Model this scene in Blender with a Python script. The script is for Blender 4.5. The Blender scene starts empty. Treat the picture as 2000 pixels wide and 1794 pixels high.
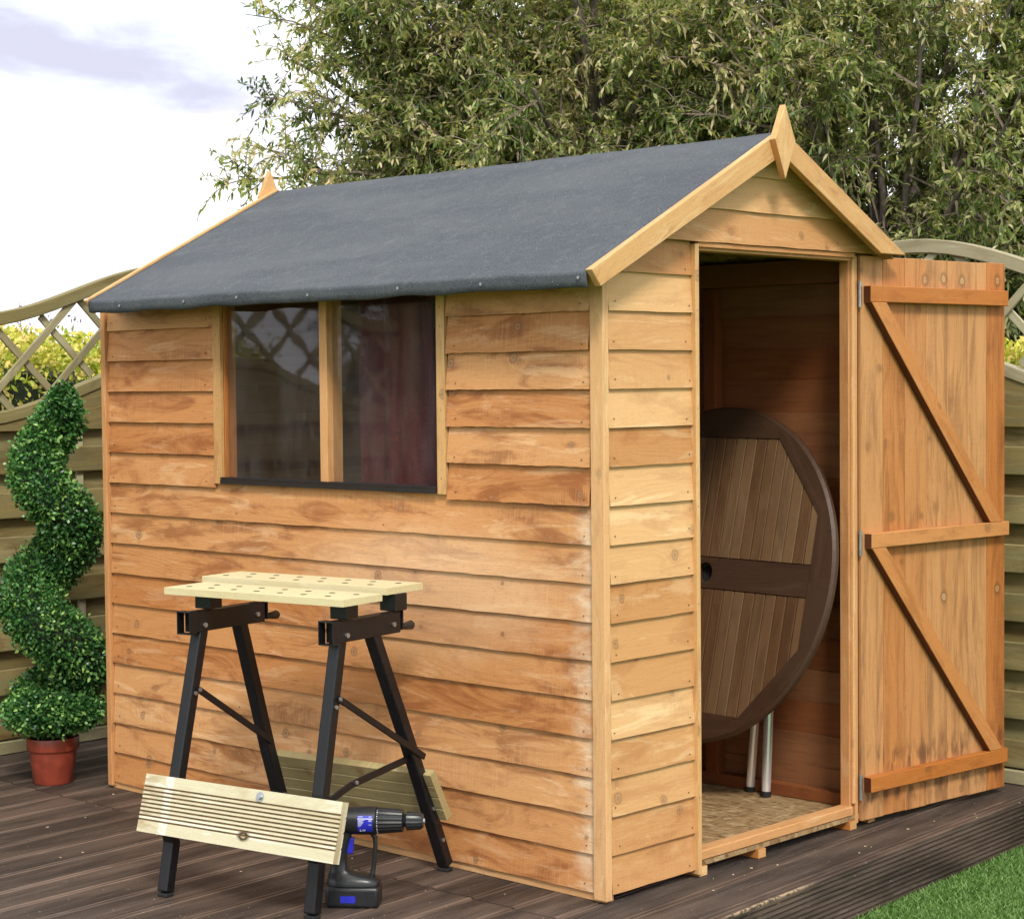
import bpy, math, random
import numpy as np
from mathutils import Vector
random.seed(7)
RNG = np.random.default_rng(11)
scene = bpy.context.scene
COL = scene.collection
rad = math.radians

# ------------------------------------------------------------------ camera
cd = bpy.data.cameras.new("camera")
cd.sensor_fit = 'HORIZONTAL'; cd.sensor_width = 36.0
cd.lens = 3786.8 / 2000 * 36.0
cd.clip_start = 0.05; cd.clip_end = 2000
cam = bpy.data.objects.new("camera", cd); COL.objects.link(cam)
cam.rotation_mode = 'XYZ'
cam.location = (3.0966, -3.5723, 1.2730)
cam.rotation_euler = (1.53075, 0.00930, 0.76160)
scene.camera = cam

# ------------------------------------------------------------------ light
SUN_DIR = Vector((0.66, -0.50, 0.82)).normalized()      # towards the sun
sun_el = math.asin(SUN_DIR.z)
sun_az = math.atan2(SUN_DIR.x, SUN_DIR.y)
sd = bpy.data.lights.new("sun", 'SUN'); sd.energy = 2.0; sd.angle = rad(12); sd.color = (1.0, 0.95, 0.86)
sun = bpy.data.objects.new("sun", sd); COL.objects.link(sun)
sun.rotation_euler = SUN_DIR.to_track_quat('Z', 'Y').to_euler()
sun.location = (6, -4, 8)

scene.view_settings.view_transform = 'Standard'
scene.view_settings.look = 'None'
scene.view_settings.exposure = 0.68
scene.view_settings.gamma = 1.0
scene.render.engine = 'CYCLES'
scene.cycles.max_bounces = 8
scene.cycles.transparent_max_bounces = 12
scene.cycles.caustics_reflective = False
scene.cycles.caustics_refractive = False

# ------------------------------------------------------------------ node helper
class NT:
    def __init__(s, tree): s.t = tree; s.n = tree.nodes; s.l = tree.links
    def put(s, inp, v):
        if v is None: return
        if isinstance(v, bpy.types.NodeSocket): s.l.new(v, inp)
        else:
            if inp.type == 'RGBA' and hasattr(v, '__len__') and len(v) == 3: v = (*v, 1)
            inp.default_value = v
    def node(s, typ, ins=None, **kw):
        n = s.n.new(typ)
        for k, v in kw.items(): setattr(n, k, v)
        for k, v in (ins or {}).items(): s.put(n.inputs[k], v)
        return n
    def m(s, op, a, b=None, c=None, clamp=False):
        n = s.n.new('ShaderNodeMath'); n.operation = op; n.use_clamp = clamp
        for i, v in enumerate((a, b, c)): s.put(n.inputs[i], v)
        return n.outputs[0]
    def vm(s, op, a, b=None):
        n = s.n.new('ShaderNodeVectorMath'); n.operation = op
        s.put(n.inputs[0], a)
        if b is not None: s.put(n.inputs[1], b)
        return n.outputs['Value'] if op in ('DOT_PRODUCT', 'LENGTH') else n.outputs[0]
    def xyz(s, v):
        n = s.n.new('ShaderNodeSeparateXYZ'); s.put(n.inputs[0], v); return n.outputs
    def vec(s, x, y, z=0.0):
        n = s.n.new('ShaderNodeCombineXYZ')
        for i, v in enumerate((x, y, z)): s.put(n.inputs[i], v)
        return n.outputs[0]
    def noise(s, v, scale=1.0, detail=2.0, rough=0.5, dist=0.0):
        n = s.node('ShaderNodeTexNoise', {'Vector': v, 'Scale': scale, 'Detail': detail, 'Roughness': rough, 'Distortion': dist})
        return n.outputs[0]
    def ss(s, v, lo, hi, a=0.0, b=1.0):
        n = s.n.new('ShaderNodeMapRange'); n.interpolation_type = 'SMOOTHSTEP'
        s.put(n.inputs[0], v)
        for i, x in enumerate((lo, hi, a, b)): s.put(n.inputs[i + 1], x)
        return n.outputs[0]
    def mix(s, f, a, b, blend='MIX'):
        n = s.n.new('ShaderNodeMix'); n.data_type = 'RGBA'; n.blend_type = blend; n.clamp_factor = True
        s.put(n.inputs[0], f); s.put(n.inputs[6], a); s.put(n.inputs[7], b)
        return n.outputs[2]
    def ramp(s, v, stops):
        n = s.n.new('ShaderNodeValToRGB'); s.put(n.inputs[0], v)
        e = n.color_ramp.elements
        while len(e) < len(stops): e.new(0.5)
        for el, (p, c) in zip(e, stops): el.position = p; el.color = (*c, 1)
        return n.outputs[0]

def new_mat(name):
    m = bpy.data.materials.new(name); m.use_nodes = True
    t = NT(m.node_tree); t.n.clear()
    out = t.n.new('ShaderNodeOutputMaterial')
    return m, t, out

def principled(t, out, color, rough=0.6, metal=0.0, spec=0.5, bump=None, bd=0.001, bs=0.6, **kw):
    ins = {'Base Color': color, 'Roughness': rough, 'Metallic': metal, 'Specular IOR Level': spec}
    ins.update(kw)
    p = t.node('ShaderNodeBsdfPrincipled', ins)
    if bump is not None:
        b = t.node('ShaderNodeBump', {'Strength': bs, 'Distance': bd, 'Height': bump})
        t.l.new(b.outputs[0], p.inputs['Normal'])
    t.l.new(p.outputs[0], out.inputs[0])
    return p

# ------------------------------------------------------------------ world: nishita sky under bright cloud
W = bpy.data.worlds.new("World"); scene.world = W; W.use_nodes = True
wt = NT(W.node_tree); wt.n.clear()
wo = wt.n.new('ShaderNodeOutputWorld'); bg = wt.n.new('ShaderNodeBackground')
sky = wt.n.new('ShaderNodeTexSky'); sky.sky_type = 'NISHITA'; sky.sun_disc = False
sky.sun_elevation = sun_el; sky.sun_rotation = sun_az
tc = wt.n.new('ShaderNodeTexCoord'); dirv = tc.outputs['Generated']
dx, dy, dz = wt.xyz(dirv)
flat = wt.vec(dx, dy, wt.m('MULTIPLY', dz, 3.2))
n1 = wt.noise(flat, 3.1, 6, 0.55, 0.2)
n2 = wt.noise(wt.vm('ADD', flat, (4.3, 1.1, 0.4)), 5.5, 5, 0.5, 0.3)
cover = wt.ss(n1, 0.34, 0.50)
# a violet-grey cloud bank low in the sky to the left
hx = wt.vm('DOT_PRODUCT', dirv, (0.55, 0.835, 0.0))
e1 = wt.m('DIVIDE', wt.m('SUBTRACT', hx, 0.012), 0.105)
e2 = wt.m('DIVIDE', wt.m('SUBTRACT', dz, wt.m('ADD', 0.163, wt.m('MULTIPLY', hx, -0.22))), 0.026)
rr = wt.m('SQRT', wt.m('ADD', wt.m('MULTIPLY', e1, e1), wt.m('MULTIPLY', e2, e2)))
rr = wt.m('ADD', rr, wt.m('MULTIPLY', wt.m('SUBTRACT', wt.noise(flat, 13.0, 6, 0.55, 0.3), 0.5), 2.4))
bank = wt.ss(rr, 1.75, 0.25, 0.0, 0.95)
white = wt.mix(wt.ss(n2, 0.40, 0.62), (10.4, 10.3, 10.2), (9.3, 9.35, 9.6))
cloud = wt.mix(bank, white, (4.3, 4.3, 5.5))
skyc = wt.mix(0.72, sky.outputs[0], (8.2, 9.4, 10.6))
worldc = wt.mix(wt.m('MAXIMUM', cover, bank), skyc, cloud)
wt.l.new(worldc, bg.inputs[0]); bg.inputs[1].default_value = 0.1
wt.l.new(bg.outputs[0], wo.inputs[0])

# ------------------------------------------------------------------ materials
def wood(name, mid, light, dark, blotch=0.5, bscale=(3.0, 9.0), pale=0.35, knots=1.0, rough=0.62,
         saw=0.2, ring=0.3, var=0.16, knotc=(0.16, 0.06, 0.02), pale_areas=False, drip=False, bd=0.0009, green=0.0, marks=None):
    m, t, out = new_mat(name)
    uv = t.n.new('ShaderNodeUVMap').outputs[0]
    u, v, _ = t.xyz(uv)
    rnd = t.node('ShaderNodeAttribute', attribute_name='rnd').outputs['Fac']
    # knots
    vo = t.node('ShaderNodeTexVoronoi', {'Vector': uv, 'Scale': 6.0, 'Randomness': 1.0}, voronoi_dimensions='2D', feature='F1')
    dist = t.m('ADD', vo.outputs['Distance'], t.m('MULTIPLY', t.m('SUBTRACT', t.noise(uv, 75, 3), 0.5), 0.055))
    cr = t.xyz(vo.outputs['Color'])
    on = t.m('GREATER_THAN', cr[0], 0.50)
    size = t.m('MULTIPLY_ADD', cr[1], 0.055, 0.025)
    kn = t.m('MULTIPLY', t.ss(dist, t.m('MULTIPLY', size, 1.25), t.m('MULTIPLY', size, 0.7)), on)
    kcore = t.m('MULTIPLY', t.ss(dist, t.m('MULTIPLY', size, 0.55), t.m('MULTIPLY', size, 0.2)), on)
    warp = t.m('MULTIPLY', t.m('EXPONENT', t.m('MULTIPLY', dist, -11.0)), on)
    # growth rings
    n_l = t.noise(t.vec(t.m('MULTIPLY', u, 1.3), t.m('MULTIPLY', v, 6.0), 0.0), 1.0, 3, 0.5)
    ph = t.m('ADD', t.m('MULTIPLY', v, 330.0), t.m('MULTIPLY', n_l, 85.0))
    ph = t.m('ADD', ph, t.m('MULTIPLY', warp, 26.0))
    rg = t.m('POWER', t.m('MULTIPLY_ADD', t.m('SINE', ph), 0.5, 0.5), 2.2)
    rg = t.m('MULTIPLY', rg, t.ss(t.noise(t.vec(t.m('MULTIPLY', u, 2.0), t.m('MULTIPLY', v, 9.0), 3.0), 1.0, 2), 0.35, 0.65))
    fib = t.noise(t.vec(t.m('MULTIPLY', u, 9.0), t.m('MULTIPLY', v, 330.0), 0.0), 1.0, 3, 0.6)
    # stain blotches and pale raw patches
    bl = t.noise(t.vec(t.m('MULTIPLY', u, bscale[0]), t.m('MULTIPLY', v, bscale[1]), 7.0), 1.0, 7, 0.66, 0.9)
    bl = t.m('ADD', bl, t.m('MULTIPLY', warp, 0.22))
    b1 = t.m('MULTIPLY', t.ss(bl, 0.48, 0.66), blotch)
    pl = t.noise(t.vec(t.m('MULTIPLY', u, bscale[0] * 0.8), t.m('MULTIPLY', v, bscale[1] * 1.3), 19.0), 1.0, 7, 0.66, 1.2)
    p1 = t.m('MULTIPLY', t.ss(pl, 0.53, 0.64), pale)
    c = t.mix(b1, mid, dark)
    c = t.mix(p1, c, light)
    # scratches of pale raw wood
    sc = t.noise(t.vec(t.m('MULTIPLY', u, 14.0), t.m('MULTIPLY', v, 60.0), 4.0), 1.0, 4, 0.6, 1.2)
    c = t.mix(t.m('MULTIPLY', t.ss(sc, 0.66, 0.74), pale), c, light)
    c = t.mix(t.m('MULTIPLY', rg, ring), c, t.mix(0.55, c, dark))
    c = t.mix(t.ss(fib, 0.35, 0.8, 0.0, 0.38), c, t.mix(0.5, c, dark))
    sw = t.noise(t.vec(t.m('MULTIPLY', u, 420.0), t.m('MULTIPLY', v, 7.0), 1.0), 1.0, 2, 0.5)
    swm = t.m('MULTIPLY', t.ss(t.noise(t.vec(t.m('MULTIPLY', u, 2.2), t.m('MULTIPLY', v, 8.0), 9.0), 1.0, 2), 0.42, 0.6), saw)
    c = t.mix(t.m('MULTIPLY', t.ss(sw, 0.45, 0.75), swm), c, light)
    if drip:
        dr = t.noise(t.vec(t.m('MULTIPLY', u, 2.2), t.m('MULTIPLY', v, 34.0), 2.0), 1.0, 4, 0.65, 0.5)
        c = t.mix(t.ss(dr, 0.50, 0.72, 0.0, 0.50), c, dark)
        pos = t.xyz(t.n.new('ShaderNodeNewGeometry').outputs['Position'])[2]
        low = t.noise(t.vec(t.m('MULTIPLY', u, 9.0), t.m('MULTIPLY', v, 26.0), 5.0), 1.0, 3, 0.6)
        wet = t.m('ADD', t.ss(t.m('ABSOLUTE', t.m('SUBTRACT', pos, 0.165)), 0.075, 0.0), t.ss(t.m('ABSOLUTE', t.m('SUBTRACT', pos, 0.07)), 0.05, 0.0))
        c = t.mix(t.m('MULTIPLY', t.ss(low, 0.44, 0.62), t.m('MULTIPLY', wet, 0.8)), c, (0.11, 0.045, 0.022))
    if pale_areas:                                  # paler board ends low at the near corner, plus a paler oval
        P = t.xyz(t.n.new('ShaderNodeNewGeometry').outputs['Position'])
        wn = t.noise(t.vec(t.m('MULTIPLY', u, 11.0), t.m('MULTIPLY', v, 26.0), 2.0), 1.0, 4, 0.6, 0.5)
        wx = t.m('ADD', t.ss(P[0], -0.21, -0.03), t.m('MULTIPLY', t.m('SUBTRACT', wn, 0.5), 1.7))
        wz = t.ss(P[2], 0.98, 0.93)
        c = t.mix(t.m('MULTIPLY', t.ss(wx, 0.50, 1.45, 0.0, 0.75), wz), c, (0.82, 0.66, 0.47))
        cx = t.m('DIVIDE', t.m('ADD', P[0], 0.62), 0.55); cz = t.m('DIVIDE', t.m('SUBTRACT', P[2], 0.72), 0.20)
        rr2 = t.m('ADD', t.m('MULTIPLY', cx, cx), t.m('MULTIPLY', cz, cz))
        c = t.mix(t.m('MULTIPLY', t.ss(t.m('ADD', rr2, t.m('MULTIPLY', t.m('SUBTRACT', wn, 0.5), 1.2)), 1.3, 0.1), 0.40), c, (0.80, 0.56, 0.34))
    c = t.mix(t.m('MULTIPLY', kn, 0.62 * knots), c, t.mix(0.35, knotc, light))
    ringk = t.m('MULTIPLY', t.ss(t.m('ABSOLUTE', t.m('SUBTRACT', dist, size)), t.m('MULTIPLY', size, 0.30), 0.0), on)
    c = t.mix(t.m('MULTIPLY', ringk, 0.38 * knots), c, knotc)
    c = t.mix(t.m('MULTIPLY', kcore, 0.38 * knots), c, knotc)
    if green:
        gn = t.noise(t.vec(t.m('MULTIPLY', u, 2.0), t.m('MULTIPLY', v, 14.0), 8.0), 1.0, 3)
        c = t.mix(t.ss(gn, 0.42, 0.66, 0.0, green), c, (0.17, 0.17, 0.085))
    grit = t.noise(uv, 520.0, 2, 0.6)
    dash = t.noise(t.vec(t.m('MULTIPLY', u, 60.0), t.m('MULTIPLY', v, 240.0), 2.0), 1.0, 3, 0.6)
    c = t.mix(t.ss(dash, 0.55, 0.76, 0.0, 0.55), c, t.mix(0.85, c, dark))
    c = t.mix(t.ss(dash, 0.42, 0.24, 0.0, 0.35), c, t.mix(0.5, c, light))
    c = t.mix(1.0, c, t.mix(t.ss(grit, 0.3, 0.7), (0.84, 0.83, 0.81), (1.14, 1.14, 1.15)), 'MULTIPLY')
    if marks: c = marks(t, c, u, v)
    val = t.m('MULTIPLY_ADD', rnd, 2 * var, 1.0 - var)
    hs = t.node('ShaderNodeHueSaturation', {'Hue': t.m('MULTIPLY_ADD', rnd, 0.014, 0.493), 'Saturation': t.m('MULTIPLY_ADD', rnd, -0.14, 1.07), 'Value': val, 'Color': c})
    h = t.m('ADD', t.m('MULTIPLY', fib, 0.7), t.m('ADD', t.m('MULTIPLY', rg, -0.25), t.m('MULTIPLY', sw, 0.25)))
    principled(t, out, hs.outputs[0], rough, spec=0.3, bump=h, bd=bd, bs=0.5)
    return m

M = {}
def door_marks(t, c, u, v):
    P = t.xyz(t.n.new('ShaderNodeNewGeometry').outputs['Position'])
    wb_ = t.m('MULTIPLY', t.m('SUBTRACT', t.noise(t.vec(u, v), 80.0, 3, .6), .5), .010)
    cell = t.m('SUBTRACT', t.m('FRACT', t.m('MULTIPLY', P[1], 11.2)), .5)
    cid = t.noise(t.vec(t.m('FLOOR', t.m('MULTIPLY', P[1], 11.2)), 3.3, 1.7), 3.7, 0)
    for z_, sp_, thr in ((1.562, .020, .40), (.615, .05, .50)):
        hz = t.m('SUBTRACT', P[2], t.m('MULTIPLY_ADD', cid, sp_ * 2, z_ - sp_))
        cy_ = t.m('DIVIDE', cell, 11.2)
        d_ = t.m('ADD', t.m('SQRT', t.m('ADD', t.m('MULTIPLY', cy_, cy_), t.m('MULTIPLY', t.m('MULTIPLY', hz, hz), .7))), wb_)
        onk = t.m('MULTIPLY', t.m('GREATER_THAN', cid, thr), t.m('GREATER_THAN', P[1], 1.36))
        c = t.mix(t.m('MULTIPLY', t.ss(d_, .024, .010, 0, .6), onk), c, (0.16, 0.07, 0.026))
        c = t.mix(t.m('MULTIPLY', t.ss(d_, .010, .007, 0, .7), onk), c, (0.50, 0.31, 0.15))
        c = t.mix(t.m('MULTIPLY', t.ss(d_, .0040, .001, 0, .4), onk), c, (0.14, 0.06, 0.022))
    return c
def plank_marks(t, c, u, v):
    ku, kv = t.m('SUBTRACT', u, .352), t.m('SUBTRACT', v, .030)
    wob_ = t.noise(t.vec(u, v), 90.0, 3, 0.6)
    dk = t.m('ADD', t.m('SQRT', t.m('ADD', t.m('MULTIPLY', t.m('MULTIPLY', ku, ku), 0.45), t.m('MULTIPLY', kv, kv))), t.m('MULTIPLY', t.m('SUBTRACT', wob_, .5), .006))
    c = t.mix(t.ss(dk, .017, .008), c, (0.05, 0.030, 0.014))
    c = t.mix(t.ss(dk, .007, .003), c, (0.40, 0.34, 0.20))
    sm = t.m('ABSOLUTE', t.m('SUBTRACT', t.m('ADD', u, t.m('MULTIPLY', wob_, .012)), .092))
    c = t.mix(t.m('MULTIPLY', t.ss(sm, .018, .008, 0.0, 0.65), t.ss(wob_, .38, .60, .35, 1.0)), c, (0.84, 0.84, 0.80))
    dl = t.m('MULTIPLY', t.ss(u, .10, .0), t.ss(t.noise(t.vec(t.m('MULTIPLY', u, 14.0), t.m('MULTIPLY', v, 60.0)), 1.0, 3), .42, .6))
    return t.mix(t.m('MULTIPLY', dl, .6), c, (0.30, 0.19, 0.08))
M['side'] = wood('side_cladding_wood', (0.56, 0.262, 0.096), (0.76, 0.49, 0.27), (0.29, 0.102, 0.032), 0.85, (3.4, 13), 0.42, pale_areas=True, saw=0.25, bd=0.0016, ring=0.42, knots=1.25)
M['gable'] = wood('gable_cladding_wood', (0.58, 0.318, 0.132), (0.74, 0.52, 0.29), (0.40, 0.180, 0.066), 0.6, (2.6, 11), 0.5, saw=0.2, ring=0.4)
M['trim'] = wood('trim_wood', (0.58, 0.300, 0.122), (0.72, 0.49, 0.27), (0.36, 0.16, 0.06), 0.4, (5, 20), 0.35, knots=0.6)
M['barge'] = wood('bargeboard_wood', (0.60, 0.355, 0.145), (0.74, 0.55, 0.30), (0.36, 0.16, 0.06), 0.45, (6, 22), 0.4)
M['door'] = wood('door_wood', (0.49, 0.212, 0.070), (0.58, 0.31, 0.12), (0.21, 0.080, 0.027), 0.6, (2.2, 14), 0.15, drip=True, ring=0.4, var=0.07, marks=door_marks)
M['ledge'] = wood('door_batten_wood', (0.50, 0.205, 0.060), (0.60, 0.32, 0.12), (0.24, 0.085, 0.026), 0.4, (5, 18), 0.3)
M['endgrain_shade'] = wood('end_grain_shade_wood', (0.10, 0.032, 0.012), (0.14, 0.05, 0.018), (0.06, 0.018, 0.007), 0.3, pale=0.2, knots=0.0)  # dark stained ledge ends, and brace sides darkened to paint in shade
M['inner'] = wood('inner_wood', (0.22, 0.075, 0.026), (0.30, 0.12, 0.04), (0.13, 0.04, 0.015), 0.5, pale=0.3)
M['fence'] = wood('fence_wood', (0.260, 0.205, 0.080), (0.40, 0.33, 0.155), (0.115, 0.072, 0.028), 0.75, (1.6, 9), 0.45, ring=0.45, var=0.2, green=0.5, saw=0.1)
M['fence_pale'] = wood('trellis_wood', (0.40, 0.36, 0.23), (0.56, 0.53, 0.40), (0.23, 0.19, 0.10), 0.4, (3, 12), 0.5, knots=0.5, green=0.3, saw=0.1)
M['fence_rail'] = wood('olive_rail_wood', (0.235, 0.20, 0.082), (0.34, 0.30, 0.15), (0.11, 0.08, 0.035), 0.5, (2, 12), 0.4, knots=0.5, green=0.5, saw=0.1)
M['lattice'] = wood('olive_lattice_wood', (0.31, 0.27, 0.15), (0.46, 0.42, 0.27), (0.18, 0.14, 0.07), 0.4, (3, 12), 0.5, knots=0.3, green=0.4, saw=0.1)
M['plank'] = wood('pale_treated_plank', (0.60, 0.56, 0.39), (0.80, 0.79, 0.66), (0.42, 0.34, 0.18), 0.45, (2, 12), 0.7, ring=0.3, var=0.03, saw=0.0, knots=0.0, marks=plank_marks)
M['plank_back'] = wood('olive_treated_plank', (0.40, 0.325, 0.155), (0.56, 0.48, 0.27), (0.22, 0.155, 0.065), 0.5, (2, 12), 0.4, ring=0.3, var=0.05)
M['top'] = wood('bench_top_ply', (0.64, 0.56, 0.33), (0.76, 0.70, 0.50), (0.52, 0.42, 0.21), 0.25, (3, 10), 0.3, knots=0.0, ring=0.12, var=0.04, saw=0.0)
M['table_rim'] = wood('dark_table_rim', (0.066, 0.034, 0.019), (0.115, 0.062, 0.038), (0.028, 0.012, 0.007), 0.4, knots=0.0, pale=0.3, rough=0.42, var=0.1)
M['table_slat'] = wood('dark_table_slat', (0.150, 0.076, 0.034), (0.225, 0.130, 0.065), (0.055, 0.028, 0.014), 0.4, knots=0.0, pale=0.3, rough=0.5, var=0.3)

def deck_mat(name, gain):
    m, t, out = new_mat(name)
    uv = t.n.new('ShaderNodeUVMap').outputs[0]; u, v, _ = t.xyz(uv)
    rnd = t.node('ShaderNodeAttribute', attribute_name='rnd').outputs['Fac']
    fib = t.noise(t.vec(t.m('MULTIPLY', u, 4.0), t.m('MULTIPLY', v, 160.0)), 1.0, 4, 0.65)
    big = t.noise(t.vec(t.m('MULTIPLY', u, 2.2), t.m('MULTIPLY', v, 9.0), 5.0), 1.0, 5, 0.6, 0.4)
    c = t.mix(t.ss(big, 0.35, 0.68), (0.040, 0.027, 0.021), (0.118, 0.080, 0.060))
    c = t.mix(t.ss(fib, 0.45, 0.8, 0.0, 0.7), c, (0.165, 0.13, 0.11))
    gr = t.noise(t.vec(t.m('MULTIPLY', u, 7.0), t.m('MULTIPLY', v, 30.0), 12.0), 1.0, 4, 0.6)
    c = t.mix(t.ss(gr, 0.60, 0.76, 0.0, 0.5), c, (0.20, 0.16, 0.14))
    sp = t.node('ShaderNodeTexVoronoi', {'Vector': uv, 'Scale': 26.0}, voronoi_dimensions='2D')
    c = t.mix(t.m('MULTIPLY', t.m('LESS_THAN', sp.outputs['Distance'], 0.05), t.m('GREATER_THAN', t.xyz(sp.outputs['Color'])[0], 0.86)), c, (0.30, 0.28, 0.25))
    Pw = t.n.new('ShaderNodeNewGeometry').outputs['Position']; px_, py_, pz_ = t.xyz(Pw)
    dl = t.m('ADD', t.m('SUBTRACT', px_, t.m('MULTIPLY_ADD', py_, -0.0664, 0.2965)), t.m('MULTIPLY', t.m('SUBTRACT', t.noise(Pw, 22.0, 3), .5), .022))
    sp_ = t.m('MULTIPLY', t.ss(t.m('ABSOLUTE', dl), .0045, .002), t.m('MULTIPLY', t.ss(py_, .05, .16), t.ss(py_, .52, .40)))
    c = t.mix(t.m('MULTIPLY', sp_, t.ss(t.noise(Pw, 60.0, 3), .38, .52)), c, (0.36, 0.27, 0.16))
    hs = t.node('ShaderNodeHueSaturation', {'Value': t.m('MULTIPLY', t.m('MULTIPLY_ADD', rnd, 0.5, 0.75), gain), 'Color': c})
    principled(t, out, hs.outputs[0], 0.50, spec=0.45, bump=t.m('ADD', fib, big), bd=0.0015, bs=0.6)
    return m
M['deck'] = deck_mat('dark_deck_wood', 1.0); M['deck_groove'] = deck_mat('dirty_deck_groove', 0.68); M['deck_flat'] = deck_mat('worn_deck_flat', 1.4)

def felt_mat():
    m, t, out = new_mat('roof_felt')
    P = t.n.new('ShaderNodeNewGeometry').outputs['Position']
    x, y, z = t.xyz(P)
    grain = t.noise(P, 300.0, 3, 0.75)
    mott = t.noise(P, 26.0, 4, 0.6)
    band = t.noise(t.vec(t.m('MULTIPLY', x, 1.6), t.m('MULTIPLY', y, 6.0), t.m('MULTIPLY', z, 6.0)), 1.0, 4, 0.6, 0.4)
    c = t.mix(t.ss(grain, 0.3, 0.7), (0.026, 0.031, 0.039), (0.100, 0.111, 0.127))
    c = t.mix(t.ss(band, 0.36, 0.70, 0.0, 0.32), c, (0.128, 0.137, 0.148))
    c = t.mix(t.ss(mott, 0.5, 0.75, 0.0, 0.3), c, (0.14, 0.15, 0.155))
    g = t.node('ShaderNodeTexVoronoi', {'Vector': P, 'Scale': 130.0})
    c = t.mix(t.m('MULTIPLY', t.m('LESS_THAN', g.outputs['Distance'], 0.17), t.m('GREATER_THAN', t.xyz(g.outputs['Color'])[0], 0.955)), c, (0.30, 0.32, 0.34))
    h = t.m('ADD', t.m('MULTIPLY', grain, 0.35), t.m('MULTIPLY', band, 1.0))
    principled(t, out, c, 0.82, spec=0.25, bump=h, bd=0.004, bs=0.5)
    return m
M['felt'] = felt_mat()

def osb_mat():
    m, t, out = new_mat('osb_board')
    P = t.n.new('ShaderNodeNewGeometry').outputs['Position']
    wp = t.vm('ADD', P, t.vm('SCALE', t.node('ShaderNodeTexNoise', {'Vector': P, 'Scale': 9.0}).outputs['Color'], None))
    x, y, z = t.xyz(P)
    nz = t.noise(P, 12.0, 2)
    v1 = t.node('ShaderNodeTexVoronoi', {'Vector': t.vec(t.m('ADD', t.m('MULTIPLY', x, 14.0), nz), t.m('MULTIPLY', y, 34.0), t.m('MULTIPLY', z, 20.0)), 'Scale': 2.1})
    v2 = t.node('ShaderNodeTexVoronoi', {'Vector': t.vec(t.m('MULTIPLY', x, 42.0), t.m('ADD', t.m('MULTIPLY', y, 15.0), nz), t.m('MULTIPLY', z, 20.0)), 'Scale': 2.4})
    a = t.xyz(v1.outputs['Color'])[0]; b = t.xyz(v2.outputs['Color'])[1]
    c = t.ramp(t.m('MULTIPLY_ADD', a, 0.6, t.m('MULTIPLY', b, 0.4)), [(0.05, (0.13, 0.07, 0.03)), (0.3, (0.26, 0.155, 0.07)), (0.7, (0.34, 0.225, 0.11)), (1.0, (0.46, 0.35, 0.19))])
    principled(t, out, c, 0.7, spec=0.3, bump=t.m('ADD', a, b), bd=0.0015, bs=0.5)
    return m
M['osb'] = osb_mat()

def simple(name, col, rough=0.5, metal=0.0, spec=0.5, bscale=None, bd=0.0005, vary=0.0):
    m, t, out = new_mat(name)
    P = t.n.new('ShaderNodeTexCoord').outputs['Object']
    c = col
    n = t.noise(P, bscale or 40.0, 4, 0.6)
    if vary:
        c = t.mix(t.ss(n, 0.35, 0.7), tuple(x * (1 - vary) for x in col), tuple(min(1, x * (1 + vary)) for x in col))
    principled(t, out, c, t.ss(n, 0.2, 0.8, max(0.02, rough - 0.08), min(1, rough + 0.08)), metal, spec, bump=n if bscale else None, bd=bd)
    return m
M['black'] = simple('black_painted_steel', (0.007, 0.007, 0.009), 0.38, 0.0, 0.42, 90, 0.0002, 0.3)
M['blackplastic'] = simple('black_plastic', (0.016, 0.017, 0.019), 0.34, 0.0, 0.5, 300, 0.0001, 0.2)
M['rubber'] = simple('black_rubber', (0.010, 0.010, 0.011), 0.8, vary=0.2)
M['blue'] = simple('blue_plastic', (0.02, 0.025, 0.42), 0.35, vary=0.1)
M['zinc'] = simple('galvanised_metal', (0.42, 0.43, 0.45), 0.35, 0.85, vary=0.15)
def chrome_mat():
    m, t, out = new_mat('chrome_tube'); principled(t, out, (0.93, 0.94, 0.96), 0.2, 0.72); return m
M['chrome'] = chrome_mat()
M['white'] = simple('white_print', (0.75, 0.76, 0.80), 0.5)
M['pot'] = simple('terracotta_plastic', (0.25, 0.046, 0.024), 0.42, bscale=25, vary=0.18)
M['soil'] = simple('dark_soil', (0.03, 0.02, 0.013), 0.9, bscale=80, bd=0.004, vary=0.4)
M['darkhole'] = simple('hole_shadow', (0.10, 0.075, 0.045), 0.9)
M['nail'] = simple('dull_nail', (0.10, 0.075, 0.055), 0.6)
M['cloth'] = simple('maroon_cloth', (0.085, 0.008, 0.012), 0.95, bscale=120, vary=0.35)
M['bark'] = simple('grey_brown_bark', (0.13, 0.105, 0.09), 0.9, bscale=30, bd=0.006, vary=0.45)
M['twig'] = simple('pale_twig', (0.20, 0.15, 0.12), 0.8, vary=0.3)
M['core'] = simple('shaded_leaf_core', (0.014, 0.026, 0.010), 0.9, bscale=60, bd=0.01, vary=0.4)
M['sillstrip'] = simple('dark_sill_strip', (0.018, 0.014, 0.016), 0.35)
M['chips'] = simple('wood_chips', (0.55, 0.45, 0.28), 0.8)

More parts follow.
